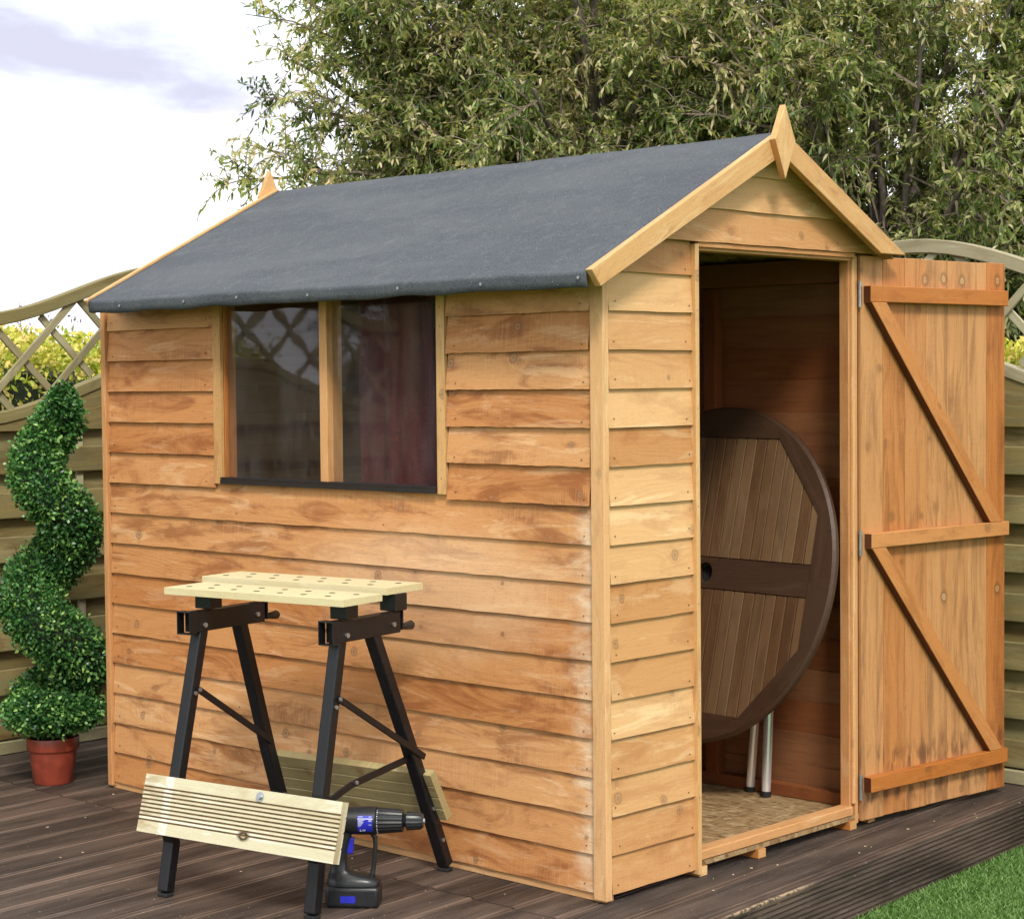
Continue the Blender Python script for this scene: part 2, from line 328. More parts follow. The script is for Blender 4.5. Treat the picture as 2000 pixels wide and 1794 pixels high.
def leaf_mat(name, stops, trans=0.35, rough=0.42, gloss=0.35):
    m, t, out = new_mat(name)
    rnd = t.node('ShaderNodeAttribute', attribute_name='rnd').outputs['Fac']
    c = t.ramp(rnd, stops)
    p = t.node('ShaderNodeBsdfPrincipled', {'Base Color': c, 'Roughness': rough, 'Specular IOR Level': gloss})
    tr = t.node('ShaderNodeBsdfTranslucent', {'Color': t.mix(1.0, c, (1.0, 1.0, 0.45), 'MULTIPLY')})
    mx = t.node('ShaderNodeMixShader', {0: trans}); t.l.new(p.outputs[0], mx.inputs[1]); t.l.new(tr.outputs[0], mx.inputs[2])
    t.l.new(mx.outputs[0], out.inputs[0])
    return m
M['leaf'] = leaf_mat('willowy_tree_leaf', [(0.0, (0.060, 0.105, 0.032)), (0.33, (0.155, 0.225, 0.062)), (0.60, (0.36, 0.41, 0.145)), (0.80, (0.64, 0.61, 0.30)), (1.0, (0.80, 0.66, 0.45))], 0.48, 0.42, 0.35)
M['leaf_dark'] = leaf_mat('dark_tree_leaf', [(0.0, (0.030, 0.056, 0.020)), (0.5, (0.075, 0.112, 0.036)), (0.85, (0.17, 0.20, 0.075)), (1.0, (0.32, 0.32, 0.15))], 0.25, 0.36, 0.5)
M['box'] = leaf_mat('box_leaf', [(0.0, (0.010, 0.042, 0.014)), (0.45, (0.040, 0.140, 0.034)), (0.78, (0.11, 0.27, 0.06)), (1.0, (0.30, 0.48, 0.13))], 0.2, 0.34, 0.4)
M['hedge'] = leaf_mat('golden_hedge_leaf', [(0.0, (0.12, 0.20, 0.02)), (0.35, (0.36, 0.43, 0.05)), (0.7, (0.74, 0.70, 0.13)), (1.0, (0.80, 0.60, 0.26))], 0.35, 0.5, 0.3)
M['purple'] = leaf_mat('mauve_flower', [(0.0, (0.10, 0.13, 0.10)), (0.4, (0.22, 0.20, 0.36)), (1.0, (0.40, 0.36, 0.55))], 0.3, 0.6, 0.2)
M['turf'] = leaf_mat('turf_blade', [(0.0, (0.055, 0.14, 0.025)), (0.5, (0.13, 0.27, 0.055)), (1.0, (0.33, 0.46, 0.17))], 0.25, 0.5, 0.3)

def ground_mat():
    m, t, out = new_mat('lawn_ground')
    P = t.n.new('ShaderNodeNewGeometry').outputs['Position']
    n = t.noise(P, 90.0, 4, 0.7); b = t.noise(P, 1.2, 3)
    c = t.mix(t.ss(n, 0.3, 0.7), (0.035, 0.10, 0.014), (0.10, 0.21, 0.035))
    c = t.mix(t.ss(b, 0.4, 0.7, 0.0, 0.3), c, (0.10, 0.16, 0.05))
    principled(t, out, c, 0.9, spec=0.2, bump=n, bd=0.01)
    return m
M['ground'] = ground_mat()

def glass_mat():
    m, t, out = new_mat('smeared_window_glazing')
    P = t.n.new('ShaderNodeNewGeometry').outputs['Position']
    fr = t.node('ShaderNodeFresnel', {'IOR': 1.55}).outputs[0]
    wob = t.noise(P, 3.5, 2)
    b = t.node('ShaderNodeBump', {'Strength': 0.3, 'Distance': 0.004, 'Height': wob})
    gl = t.node('ShaderNodeBsdfGlossy', {'Color': (0.95, 0.95, 1.0), 'Roughness': 0.035}); t.l.new(b.outputs[0], gl.inputs['Normal'])
    tr = t.node('ShaderNodeBsdfTransparent', {'Color': (0.88, 0.88, 0.88)})
    mx = t.node('ShaderNodeMixShader', {0: t.m('MULTIPLY', t.m('MULTIPLY', fr, t.m('SUBTRACT', 1.0, t.n.new('ShaderNodeNewGeometry').outputs['Backfacing'])), 0.95, clamp=True)})
    t.l.new(tr.outputs[0], mx.inputs[1]); t.l.new(gl.outputs[0], mx.inputs[2])
    df = t.node('ShaderNodeBsdfDiffuse', {'Color': (0.42, 0.42, 0.44)})
    smear = t.noise(t.vm('MULTIPLY', P, (6.0, 6.0, 2.0)), 1.0, 5, 0.7)
    sc = t.noise(t.vm('MULTIPLY', P, (90.0, 90.0, 14.0)), 1.0, 2, 0.5)
    f = t.m('ADD', t.ss(smear, 0.35, 0.75, 0.006, 0.045), t.ss(sc, 0.62, 0.78, 0.0, 0.04))
    mx2 = t.node('ShaderNodeMixShader', {0: f}); t.l.new(mx.outputs[0], mx2.inputs[1]); t.l.new(df.outputs[0], mx2.inputs[2])
    t.l.new(mx2.outputs[0], out.inputs[0])
    return m
M['glass'] = glass_mat()

# ------------------------------------------------------------------ mesh builder
def V(*a): return Vector(a)
class MB:
    def __init__(s): s.v = []; s.f = []; s.uv = []; s.r = []; s.mi = []
    def face(s, pts, uvs=None, r=0.5, mi=0):
        b = len(s.v); s.v.extend([tuple(p) for p in pts]); s.f.append(tuple(range(b, b + len(pts))))
        s.uv.extend(uvs or [(p[0], p[1]) for p in pts]); s.r.append(r); s.mi.append(mi)
    def idx(s, ids, uvs, r=0.5, mi=0):
        s.f.append(tuple(ids)); s.uv.extend(uvs); s.r.append(r); s.mi.append(mi)
    def slab(s, o, X, Y, Z, r=None, mi=0, end=None):
        """box from corner o with edges X (grain), Y, Z"""
        o, X, Y, Z = Vector(o), Vector(X), Vector(Y), Vector(Z)
        if X.cross(Y).dot(Z) < 0: o = o + Z; Z = -Z
        r = random.random() if r is None else r
        ou, ov = random.random() * 40, random.random() * 40
        b = len(s.v)
        P = [o + X * i + Y * j + Z * k for k in (0, 1) for j in (0, 1) for i in (0, 1)]
        s.v.extend([tuple(p) for p in P])
        lx, ly, lz = X.length, Y.length, Z.length
        cc = [(i * lx, j * ly, k * lz) for k in (0, 1) for j in (0, 1) for i in (0, 1)]
        quads = [((0, 2, 3, 1), 'z'), ((4, 5, 7, 6), 'z'), ((0, 1, 5, 4), 'y'), ((2, 6, 7, 3), 'y'), ((0, 4, 6, 2), 'x'), ((1, 3, 7, 5), 'x')]
        for q, k in quads:
            if k == 'z': uvs = [(cc[i][0] + ou, cc[i][1] + ov) for i in q]
            elif k == 'y': uvs = [(cc[i][0] + ou, cc[i][2] + ov + 1.3) for i in q]
            else: uvs = [(cc[i][1] * .3 + ou, cc[i][2] + ov + 2.7) for i in q]
            s.idx([b + i for i in q], uvs, r, (end if (end is not None and k == 'x') else mi))
        return s
    def box(s, x0, x1, y0, y1, z0, z1, grain='x', **k):
        if grain == 'x': return s.slab((x0, y0, z0), (x1 - x0, 0, 0), (0, y1 - y0, 0), (0, 0, z1 - z0), **k)
        if grain == 'y': return s.slab((x0, y0, z0), (0, y1 - y0, 0), (x1 - x0, 0, 0), (0, 0, z1 - z0), **k)
        return s.slab((x0, y0, z0), (0, 0, z1 - z0), (x1 - x0, 0, 0), (0, y1 - y0, 0), **k)
    def prism(s, pts, ext, r=0.5, mi=0, uvx=None):
        """convex polygon pts extruded by ext"""
        ext = Vector(ext); pts = [Vector(p) for p in pts]
        nrm = (pts[1] - pts[0]).cross(pts[2] - pts[0])
        if nrm.dot(ext) > 0: pts = pts[::-1]
        ux = Vector(uvx) if uvx else (pts[1] - pts[0]).normalized()
        uy = ext.normalized().cross(ux)
        ou, ov = random.random() * 40, random.random() * 40
        n = len(pts); b = len(s.v)
        s.v.extend([tuple(p) for p in pts]); s.v.extend([tuple(p + ext) for p in pts])
        uvf = lambda p: (p.dot(ux) + ou, p.dot(uy) + ov)
        s.idx([b + i for i in range(n)], [uvf(p) for p in pts], r, mi)
        s.idx([b + n + i for i in reversed(range(n))], [uvf(p) for p in reversed(pts)], r, mi)
        for i in range(n):
            j = (i + 1) % n
            L = (pts[j] - pts[i]).length
            s.idx([b + j, b + i, b + n + i, b + n + j], [(ou + L, ov), (ou, ov), (ou, ov + ext.length), (ou + L, ov + ext.length)], r, mi)
        return s
    def tube(s, pts, radii, seg=8, caps=True, r=0.5, mi=0, squash=1.0):
        pts = [Vector(p) for p in pts]
        n = len(pts); b = len(s.v)
        if not hasattr(radii, '__len__'): radii = [radii] * n
        t0 = (pts[1] - pts[0]).normalized()
        ref = Vector((0, 0, 1)) if abs(t0.z) < 0.9 else Vector((1, 0, 0))
        a = t0.cross(ref).normalized()
        L = 0
        for i, p in enumerate(pts):
            t = (pts[min(i + 1, n - 1)] - pts[max(i - 1, 0)]).normalized()
            a = (a - t * a.dot(t)).normalized(); c = t.cross(a)
            for k in range(seg):
                an = 2 * math.pi * k / seg
                s.v.append(tuple(p + a * (math.cos(an) * radii[i]) + c * (math.sin(an) * radii[i] * squash)))
        for i in range(n - 1):
            L2 = L + (pts[i + 1] - pts[i]).length
            for k in range(seg):
                k2 = (k + 1) % seg
                s.idx([b + i * seg + k, b + i * seg + k2, b + (i + 1) * seg + k2, b + (i + 1) * seg + k],
                      [(L, k * .01), (L, (k + 1) * .01), (L2, (k + 1) * .01), (L2, k * .01)], r, mi)
            L = L2
        if caps:
            s.idx([b + k for k in reversed(range(seg))], [(0, 0)] * seg, r, mi)
            s.idx([b + (n - 1) * seg + k for k in range(seg)], [(0, 0)] * seg, r, mi)
        return s
    def disc(s, c, nrm, rad_, thick=0.001, seg=8, r=0.5, mi=0):
        c = Vector(c); nrm = Vector(nrm).normalized()
        return s.tube([c, c + nrm * thick], rad_, seg, True, r, mi)
    def build(s, name, mats, parent=None, smooth=False, bevel=0.0, seg=1, loc=None):
        me = bpy.data.meshes.new(name)
        me.from_pydata(s.v, [], s.f)
        if not isinstance(mats, (list, tuple)): mats = [mats]
        for m in mats: me.materials.append(m)
        uvl = me.uv_layers.new(name='UVMap')
        uvl.data.foreach_set('uv', np.array(s.uv, dtype=np.float32).ravel())
        at = me.attributes.new('rnd', 'FLOAT', 'FACE'); at.data.foreach_set('value', np.array(s.r, dtype=np.float32))
        me.polygons.foreach_set('material_index', np.array(s.mi, dtype=np.int32))
        if smooth: me.polygons.foreach_set('use_smooth', np.ones(len(s.f), dtype=bool))
        me.update()
        o = bpy.data.objects.new(name, me); COL.objects.link(o)
        if parent is not None: o.parent = parent
        if bevel:
            md = o.modifiers.new('bevel', 'BEVEL'); md.width = bevel; md.segments = seg; md.limit_method = 'ANGLE'; md.angle_limit = rad(35)
            if smooth or seg > 1:
                pass
        return o

def tag(o, label=None, cat=None, group=None, kind=None):
    if label: o['label'] = label
    if cat: o['category'] = cat
    if group: o['group'] = group
    if kind: o['kind'] = kind
    return o
def empty(name, loc=(0, 0, 0), rz=0.0):
    o = bpy.data.objects.new(name, None); COL.objects.link(o); o.location = loc; o.rotation_euler = (0, 0, rz)
    o.empty_display_size = 0.1
    return o
def smooth_by_angle(o, ang=35):
    me = o.data
    me.polygons.foreach_set('use_smooth', np.ones(len(me.polygons), dtype=bool))
    me.set_sharp_from_angle(angle=rad(ang)); me.update()
    return o

# ------------------------------------------------------------------ SHED
L = 2.087; WD = 1.247; WF = 1.192; PITCH = 0.0955; Z0 = 0.012
RIDGE = 1.925; SL = 0.512; EAVE = 0.138
XB = -1.985                                   # outer face of the rear gable end
roofz = lambda y: RIDGE - SL * abs(y - WD / 2)
shed = empty('garden_shed', (0, 0, 0))
tag(shed, 'orange-brown overlap timber garden shed with felt apex roof and open door', 'shed')

def clad(mb, origin, along, out, s0, s1, z0, h, tb=0.0120, tt=0.002, thick=0.007, clip=None, wav=0.0016, seg=None, rnd=None, nails=(), step=0.045):
    """one feather-edge board: wavy lower edge, tilted outwards at the bottom"""
    origin, along, out = Vector(origin), Vector(along), Vector(out)
    up = Vector((0, 0, 1)); r = random.random() if rnd is None else rnd
    n = seg or max(2, int((s1 - s0) / step)); ou, ov = random.random() * 60, random.random() * 60
    ph = [random.uniform(0, 6.28) for _ in range(4)]
    flip = along.cross(up).dot(out) > 0
    secs = []
    for i in range(n + 1):
        sft = s0 + (s1 - s0) * i / n
        w = wav * (.35 * math.sin(sft * 5 + ph[0]) + .45 * math.sin(sft * 31 + ph[1]) + .7 * random.uniform(-1, 1))
        cup = 0.0004 * math.sin(sft * 4 + ph[2])
        zb = z0 + w; zt = z0 + h
        if clip:
            lim = clip(sft); zt = min(zt, lim); zb = min(zb, lim - 0.001)
        p = origin + along * sft
        f = (zt - z0) / h
        ob = tb + cup; ot = tb + (tt - tb) * f + cup
        secs.append((p + up * zb + out * ob, p + up * zb + out * (ob - thick), p + up * zt + out * (ot - thick * .6), p + up * zt + out * ot, sft, zb, zt))
    b = len(mb.v)
    for S in secs: mb.v.extend([tuple(S[k]) for k in range(4)])
    for i in range(n):
        A, B = secs[i], secs[i + 1]
        if A[6] - A[5] < 0.003 and B[6] - B[5] < 0.003: continue
        a0 = b + i * 4; b0 = a0 + 4
        for k in range(4):
            k2 = (k + 1) % 4
            q = [a0 + k, a0 + k2, b0 + k2, b0 + k]
            va = [A[5], A[5] - .008, A[6] + .3, A[6]]; vb = [B[5], B[5] - .008, B[6] + .3, B[6]]
            uvs = [(A[4] + ou, va[k] + ov), (A[4] + ou, va[k2] + ov), (B[4] + ou, vb[k2] + ov), (B[4] + ou, vb[k] + ov)]
            if not flip: q = q[::-1]; uvs = uvs[::-1]
            mb.idx(q, uvs, r)
    for S, base, inv in ((secs[0], b, False), (secs[-1], b + n * 4, True)):
        if S[6] - S[5] > 0.003:
            q = [base, base + 1, base + 2, base + 3]
            if inv == flip: pass
            if inv: q = q[::-1]
            if not flip: q = q[::-1]
            mb.idx(q[::-1], [(ou, ov), (ou + .01, ov), (ou + .01, ov + .1), (ou, ov + .1)], r)
    for sn in nails:
        zz = z0 + random.uniform(0.014, 0.024); s_ = sn + random.uniform(-.006, .006)
        if clip and zz > clip(s_) - .01: continue
        c = origin + along * s_ + up * zz + out * (tb - 0.0008)
        mb.disc(c, out, 0.0017, 0.0020, 6, r, 1)

# --- side wall with the window
WX0, WX1, WZ0 = -1.486, -0.572, 0.990
mb = MB()
for k in range(16):
    z = Z0 + PITCH * k
    h = PITCH + 0.016
    clip = lambda s: 1.583
    if k <= 9:
        clad(mb, (0, 0, 0), (1, 0, 0), (0, -1, 0), -L + .022, -0.032, z, h, nails=(-L + .05, -0.06, -0.78, -1.42) if k % 2 else (-L + .05, -0.06), wav=0.0012)
    if k > 9:
        clad(mb, (0, 0, 0), (1, 0, 0), (0, -1, 0), -L + .022, -1.524, z, h, nails=(-L + .05, -1.56), clip=clip, wav=0.0009, tb=.0135)
        clad(mb, (0, 0, 0), (1, 0, 0), (0, -1, 0), -0.536, -0.036 + random.uniform(-.004, .003), z, h, nails=(-0.06, -0.5), clip=clip, wav=0.0011, tb=.0155, step=.012)
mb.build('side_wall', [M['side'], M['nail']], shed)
mb = MB(); mb.box(-L + .002, -0.004, -0.006, 0.028, -0.010, 0.011)
mb.build('bearer', M['trim'], shed, bevel=.0015)
# corner trims
for (x0, x1, y0, y1) in ((-0.027, 0.0155, -0.022, 0.0), (-L - 0.004, -L + .019, -0.020, 0.0)):
    mb = MB(); mb.box(x0, x1, y0, y1, -0.001, 1.56, 'z'); mb.build('corner_trim', M['trim'], shed, bevel=.002, seg=2)
# --- window
win = empty('window', (0, 0, 0)); win.parent = shed
for x0, x1 in ((-1.523, -1.487), (-0.571, -0.540)):
    mb = MB(); mb.box(x0, x1, -0.015, -0.003, 0.979, 1.56, 'z')
    for zz in (1.02, 1.2, 1.24, 1.42, 1.47): mb.disc(((x0 + x1) / 2, -0.0145, zz), (0, -1, 0), .002, .001, 6, .5, 1)
    mb.build('window_trim', [M['barge'], M['nail']], win, bevel=.0012)
mb = MB()
mb.box(-1.487, -1.482, -0.003, 0.040, 0.993, 1.56, 'z'); mb.box(-0.571, -0.556, -0.003, 0.040, 0.993, 1.56, 'z')
mb.box(-1.487, -0.556, 0.0, 0.040, 0.955, 0.993, 'x')
mb.build('window_frame', M['ledge'], win, bevel=.001)
mb = MB(); mb.box(-1.042, -1.010, -0.014, 0.044, 0.993, 1.56, 'z'); mb.build('mullion', M['trim'], win, bevel=.0015)
mb = MB(); mb.box(-1.488, -0.572, -0.020, 0.012, 0.9935, 0.9990); mb.box(-1.488, -0.572, -0.021, -0.017, 0.980, 0.9925)
mb.build('window_sill', M['sillstrip'], win)
for x0, x1 in ((-1.482, -1.042), (-1.010, -0.571)):
    mb = MB(); mb.box(x0, x1, 0.008, 0.011, 0.9992, 1.56); mb.build('pane', M['glass'], win)
# strip of wall above and around the window heads
mb = MB(); mb.box(-1.52, -0.545, 0.003, 0.035, 1.561, 1.59); mb.build('wall_plate', M['inner'], shed)
mb = MB(); mb.box(XB + .03, -.03, WF - .056, WF - .012, 1.552, 1.621); mb.build('wall_plate', M['inner'], shed)

# --- gable wall
D0, D1 = 0.348, 1.070
DH = 1.618
mb = MB()
gclip = lambda y: roofz(y) - 0.022
for k in range(17):
    z = Z0 + PITCH * k
    nails = (0.028, 0.315) if k % 2 else (0.022, 0.31, )
    clad(mb, (0, 0, 0), (0, 1, 0), (1, 0, 0), 0.004 + (random.uniform(0, .003)), 0.333, z, PITCH + .016, nails=nails, clip=gclip, wav=0.0007)
    clad(mb, (-0.014, 0, 0), (0, 1, 0), (1, 0, 0), 1.086, WF - .002, z, PITCH + .016, clip=gclip, wav=0.0007)
for z0, h in ((1.626, 0.104), (1.713, 0.104), (1.806, 0.11)):
    clad(mb, (0.013, 0, 0), (0, 1, 0), (1, 0, 0), 0.004, WF - .002, z0, h, clip=gclip, wav=0.0009, nails=(0.25, 0.96) if z0 < 1.7 else ())
mb.build('gable_wall', [M['gable'], M['nail']], shed)
mb = MB()
mb.box(-0.022, 0.021, 0.333, 0.348, 0.0, 1.62, 'z'); 
for zz in (0.2, .45, .7, .95, 1.2, 1.45): mb.disc((0.0205, 0.340, zz), (1, 0, 0), .002, .0012, 6, .5, 1)
mb.build('door_jamb', [M['barge'], M['nail']], shed, bevel=.0012)
mb = MB()
mb.box(-0.030, 0.001, 1.052, 1.070, 0.030, 1.615, 'z'); mb.box(-0.030, 0.010, 1.0705, 1.084, 0.004, 1.618, 'z'); mb.box(0.0013, 0.0105, 1.060, 1.0703, 0.062, 1.612, 'z')
mb.build('door_jamb', M['trim'], shed, bevel=.0015)
mb = MB(); mb.box(-0.034, 0.010, 0.3485, 1.0515, 1.604, 1.624, 'y'); mb.box(0.0105, 0.020, 0.3485, 1.0575, 1.612, 1.6245, 'y')
mb.build('door_header', M['trim'], shed, bevel=.001)
# threshold, floor and bearers
mb = MB(); mb.box(-0.034, 0.010, 0.3485, 1.058, 0.030, 0.056, 'y'); mb.build('threshold', M['trim'], shed, bevel=.003, seg=2)
mb = MB(); mb.box(XB + .03, 0.008, 0.03, WF - .02, 0.016, 0.0285, 'y'); mb.build('shed_floor', M['osb'], shed)
for y in (0.345, 0.600, 1.035, 1.150):
    mb = MB(); mb.box(XB + .04, 0.014 if y < 1.1 else 0.0, y, y + 0.034, -0.0095, 0.0155, 'x', end=1); mb.build('bearer', [M['ledge'], M['barge']], shed, bevel=.001)
# --- far side wall and rear gable wall
mb = MB()
for k in range(16):
    clad(mb, (0, WF - .010, 0), (1, 0, 0), (0, 1, 0), XB, 0.0, Z0 + PITCH * k, PITCH + .016, wav=.0008, seg=20, clip=lambda s: 1.612)
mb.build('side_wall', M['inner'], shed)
mb = MB()
for k in range(20):
    clad(mb, (XB + .024, 0, 0), (0, 1, 0), (-1, 0, 0), 0.002, WF - .004, Z0 + PITCH * k, PITCH + .016, wav=.0008, seg=24, clip=lambda y: roofz(y) - .022)
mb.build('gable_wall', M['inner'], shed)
# a plain inner lining strip that closes the side wall behind its cladding up to the roof
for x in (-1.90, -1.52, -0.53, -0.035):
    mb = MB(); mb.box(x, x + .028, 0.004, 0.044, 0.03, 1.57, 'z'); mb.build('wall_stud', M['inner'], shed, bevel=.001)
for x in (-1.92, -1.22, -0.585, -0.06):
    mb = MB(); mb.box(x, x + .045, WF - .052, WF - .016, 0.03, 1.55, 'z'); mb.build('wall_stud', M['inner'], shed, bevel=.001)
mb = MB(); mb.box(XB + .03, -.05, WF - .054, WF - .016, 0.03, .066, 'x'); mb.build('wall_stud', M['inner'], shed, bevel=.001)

# --- roof boards and felt
RX0, RX1 = XB + .002, 0.066
FEAVE = -0.050                                # the far eave hardly overhangs, so the door can swing back
def roof_slope(mb, sgn, t0, t1, x0, x1):
    y0, y1 = WD / 2, WD / 2 + sgn * (WD / 2 + (EAVE if sgn < 0 else FEAVE) - .008)
    a = Vector((0, y0, RIDGE)); b_ = Vector((0, y1, RIDGE - SL * abs(y1 - y0)))
    mb.prism([(x0, a.y, a.z - t0), (x0, b_.y, b_.z - t0), (x0, b_.y, b_.z - t1), (x0, a.y, a.z - t1)], (x1 - x0, 0, 0))
mb = MB()
for sgn in (-1, 1): roof_slope(mb, sgn, .0125, .024, RX0, RX1 - .004)
for y in (0.25, WD - .25): mb.box(XB + .03, -.01, y - .015, y + .015, roofz(y) - .055, roofz(y) - .0245)
mb.build('roof_board', M['osb'], shed)
def felt():
    mb = MB(); nx = 72
    prof = []
    h = WD / 2 + EAVE
    for i in range(13): prof.append((i / 12 * (h - .012), SL * i / 12 * (h - .012)))
    e0 = prof[-1]
    for an in (25, 50, 75, 95): prof.append((h - .010 + .010 * math.sin(rad(an)), e0[1] + .002 + .010 * (1 - math.cos(rad(an)))))
    prof.append((h - .001, prof[-1][1] + .013)); prof.append((h - .003, prof[-1][1] + .014)); prof.append((h - .010, prof[-1][1] + .0025))
    h2 = WD / 2 + FEAVE; far = [(d * h2 / h, z * h2 / h) for d, z in prof[:13]]
    far += [(far[-1][0] + .010, far[-1][1] + .008), (far[-1][0] + .0105, far[-1][1] + .010)]
    full = [(-d, z) for d, z in reversed(prof[1:])] + far
    nrm = len(full)
    def wob(x, d):
        return 0.0010 * math.sin(x * 7 + d * 3) + 0.0007 * math.sin(x * 17.3 + d * 11 + 1) + 0.0005 * math.sin(x * 31 - d * 17)
    b = len(mb.v)
    for i in range(nx + 1):
        x = RX0 + (RX1 - RX0) * i / nx
        for j, (d, z) in enumerate(full):
            edge = min(1.0, max(0.0, (-d - h + .06) / .06))
            wz = wob(x, d) * (0.8 + 1.0 * edge)
            low = 1.0 if j < 2 else 0.0
            mb.v.append((x, WD / 2 + d + wz * edge, RIDGE - .0045 - z + wz * (1 - .3 * edge) + low * 0.0016 * math.sin(x * 23 + 2)))
    for i in range(nx):
        for j in range(nrm - 1):
            a0 = b + i * nrm + j
            mb.idx([a0, a0 + nrm, a0 + nrm + 1, a0 + 1], [(0, 0)] * 4)
    o = mb.build('roof_felt', M['felt'], shed, smooth=True)
    md = o.modifiers.new('thickness', 'SOLIDIFY'); md.thickness = .0028; md.offset = -1
    return o
felt_o = felt()
ze = RIDGE - SL * (WD / 2 + EAVE)
proto = None
for x, dz_ in ((-1.808, 0.0), (-1.489, .002), (-1.244, .005), (-0.936, 0), (-0.579, .004), (-0.278, .002), (0.045, .004)):
    if proto is None:
        mb = MB(); mb.disc((0, 0, 0), (0, -1, 0), .0040, .0020, 10); proto = mb.build('clout_nail', M['zinc'], felt_o)
        o = proto
    else:
        o = proto.copy(); COL.objects.link(o); o.parent = felt_o
    o.location = (x, -EAVE - .0035, ze - .022 + dz_)
# --- bargeboards and finials
def barge(x0, x1, sgn, end):
    mb = MB(); yc = WD / 2; hw = WD / 2 + EAVE + .004
    hgt = 0.066
    top = lambda d: RIDGE + .002 - SL * d
    pts = [(x0, yc + sgn * .0005, top(0)), (x0, yc + sgn * hw, top(hw)), (x0, yc + sgn * (hw - .034), top(hw - .034) - hgt * .86), (x0, yc + sgn * .0005, top(0) - hgt)]
    if sgn > 0:                                  # cut level just above the door head
        zc = 1.6225; da = (top(0) - zc) / SL; db = (top(0) - hgt - zc) / SL
        pts = [pts[0], (x0, yc + da, zc), (x0, yc + db, zc), pts[3]]
    mb.prism(pts, (x1 - x0, 0, 0), r=random.random(), uvx=(0, sgn * 1.0, -SL))
    mb.build('bargeboard', M['barge'], shed, bevel=.0015)
for sgn in (-1, 1):
    barge(RX1 + .0005, RX1 + .0205, sgn, 0); barge(XB - .016, XB, sgn, 0)
for x0, x1 in ((RX1 + .021, RX1 + .040), (XB - .033, XB - .0165)):
    mb = MB(); y = WD / 2 - .016; zc = 1.896
    mb.prism([(x0, y, zc + .093), (x0, y - .045, zc), (x0, y, zc - .100), (x0, y + .045, zc)], (x1 - x0, 0, 0), r=.6, uvx=(0, 0, 1))
    fo_ = mb.build('finial', [M['barge'], M['ledge']], shed, bevel=.001)
    for pl in fo_.data.polygons:
        if abs(pl.normal.x) < .3 and pl.normal.z < 0: pl.material_index = 1  # downward edges take darker wood, painting in their unlit side

# --- door, hinged on the right jamb and swung right back
door = empty('door', (0.012, 1.089, 0.0), -math.atan2(0.066, 0.705)); door.parent = shed
# local: +y along the door, +x is the inner face
mb = MB(); nb = 7; dwid = 0.694
edges = [0, .067 + .048, .236, .352, .470, .585, .652, dwid]
edges = [0, .100, .201, .302, .403, .504, .600, dwid]
for i in range(nb):
    mb.box(-0.006, 0.006, edges[i] + .0008, edges[i + 1] - .0008, 0.010 + random.uniform(-.001, .001), 1.619 + random.uniform(-.0015, .0015), 'z')
dp = mb.build('door_boards', M['door'], door, bevel=.0012)
for z0, z1, a, b_ in ((1.489, 1.535, .012, .674), (.791, .833, .014, .679), (.093, .136, .010, .672)):
    mb = MB(); mb.box(.0065, .0335, a, b_, z0, z1, 'y', end=1); mb.build('door_ledge', [M['ledge'], M['endgrain_shade']], door, bevel=.0015)
def brace(ya, yb, yc_, yd, zt, zb):
    mb = MB()
    p = [(.0065, ya, zt), (.0065, yb, zt), (.0065, yd, zb), (.0065, yc_, zb)]
    mb.prism(p, (.027, 0, 0), r=.5, uvx=(0, yc_ - ya, zb - zt))
    # the side towards the hinge gets dark wood to paint in its shade
    o = mb.build('door_brace', [M['ledge'], M['endgrain_shade']], door, bevel=.0015)
    for pl in o.data.polygons:
        c = pl.normal
        if c.y < -.4 and abs(c.x) < .3: pl.material_index = 1
for a in ((.016, .084, .584, .644, 1.4885, .8335), (.017, .080, .584, .646, .7905, .1365)): brace(*a)
for zz in (1.51, .805, .107):
    mb = MB(); mb.tube([(.0080, -.006, zz - .036), (.0080, -.006, zz + .037)], .0040, 8); mb.box(.0062, .0078, -.005, .0030, zz - .034, zz + .036, 'z')
    mb.build('hinge', M['zinc'], door)

# ------------------------------------------------------------------ DECK
deck_rot = math.atan2(-0.066, 1.0)
dirY = Vector((-0.0662, 0.9978, 0)); dirX = Vector((0.9978, 0.0662, 0))
DZ = -0.010
mb = MB()
def deck_board(xa, ya, yb, w=0.140):
    """grooved board, running along dirY; xa measured at y=0"""
    r = random.random(); ou, ov = random.random() * 50, random.random() * 50
    o = Vector((xa, 0, 0)); n = max(1, int((yb - ya) / .5))
    prof = [(0, -.028), (0, -.002), (.002, 0), (.014, 0)]
    x = .014
    while x < w - .018:
        prof += [(x + .0012, -.0028), (x + .0036, -.0028), (x + .0048, 0), (x + .0080, 0)]; x += .0080
    prof += [(w - .006, 0), (w - .0045, -.002), (w - .0045, -.028)]
    b = len(mb.v); m = len(prof)
    for yy in (ya, yb):
        for a, z in prof:
            p = o + dirX * a + dirY * yy; mb.v.append((p.x, p.y, DZ + z))
    for k in range(m - 1):
        v0 = sum(math.dist(prof[i], prof[i + 1]) for i in range(k)); v1 = v0 + math.dist(prof[k], prof[k + 1])
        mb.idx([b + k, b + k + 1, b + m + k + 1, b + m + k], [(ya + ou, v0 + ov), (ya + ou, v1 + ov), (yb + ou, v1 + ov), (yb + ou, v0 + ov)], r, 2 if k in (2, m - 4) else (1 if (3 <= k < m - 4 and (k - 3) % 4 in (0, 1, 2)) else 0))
    mb.idx([b + i for i in range(m)], [(0, 0)] * m, r); mb.idx([b + m + i for i in reversed(range(m))], [(0, 0)] * m, r)
xe = 0.296 - .030
i = 0
x = xe - .140
while x > -4.6:
    deck_board(x, -0.190, 2.6); deck_board(x, -2.7, -0.197)
    x -= .140
deck_board(-4.74, -.190, 2.6)
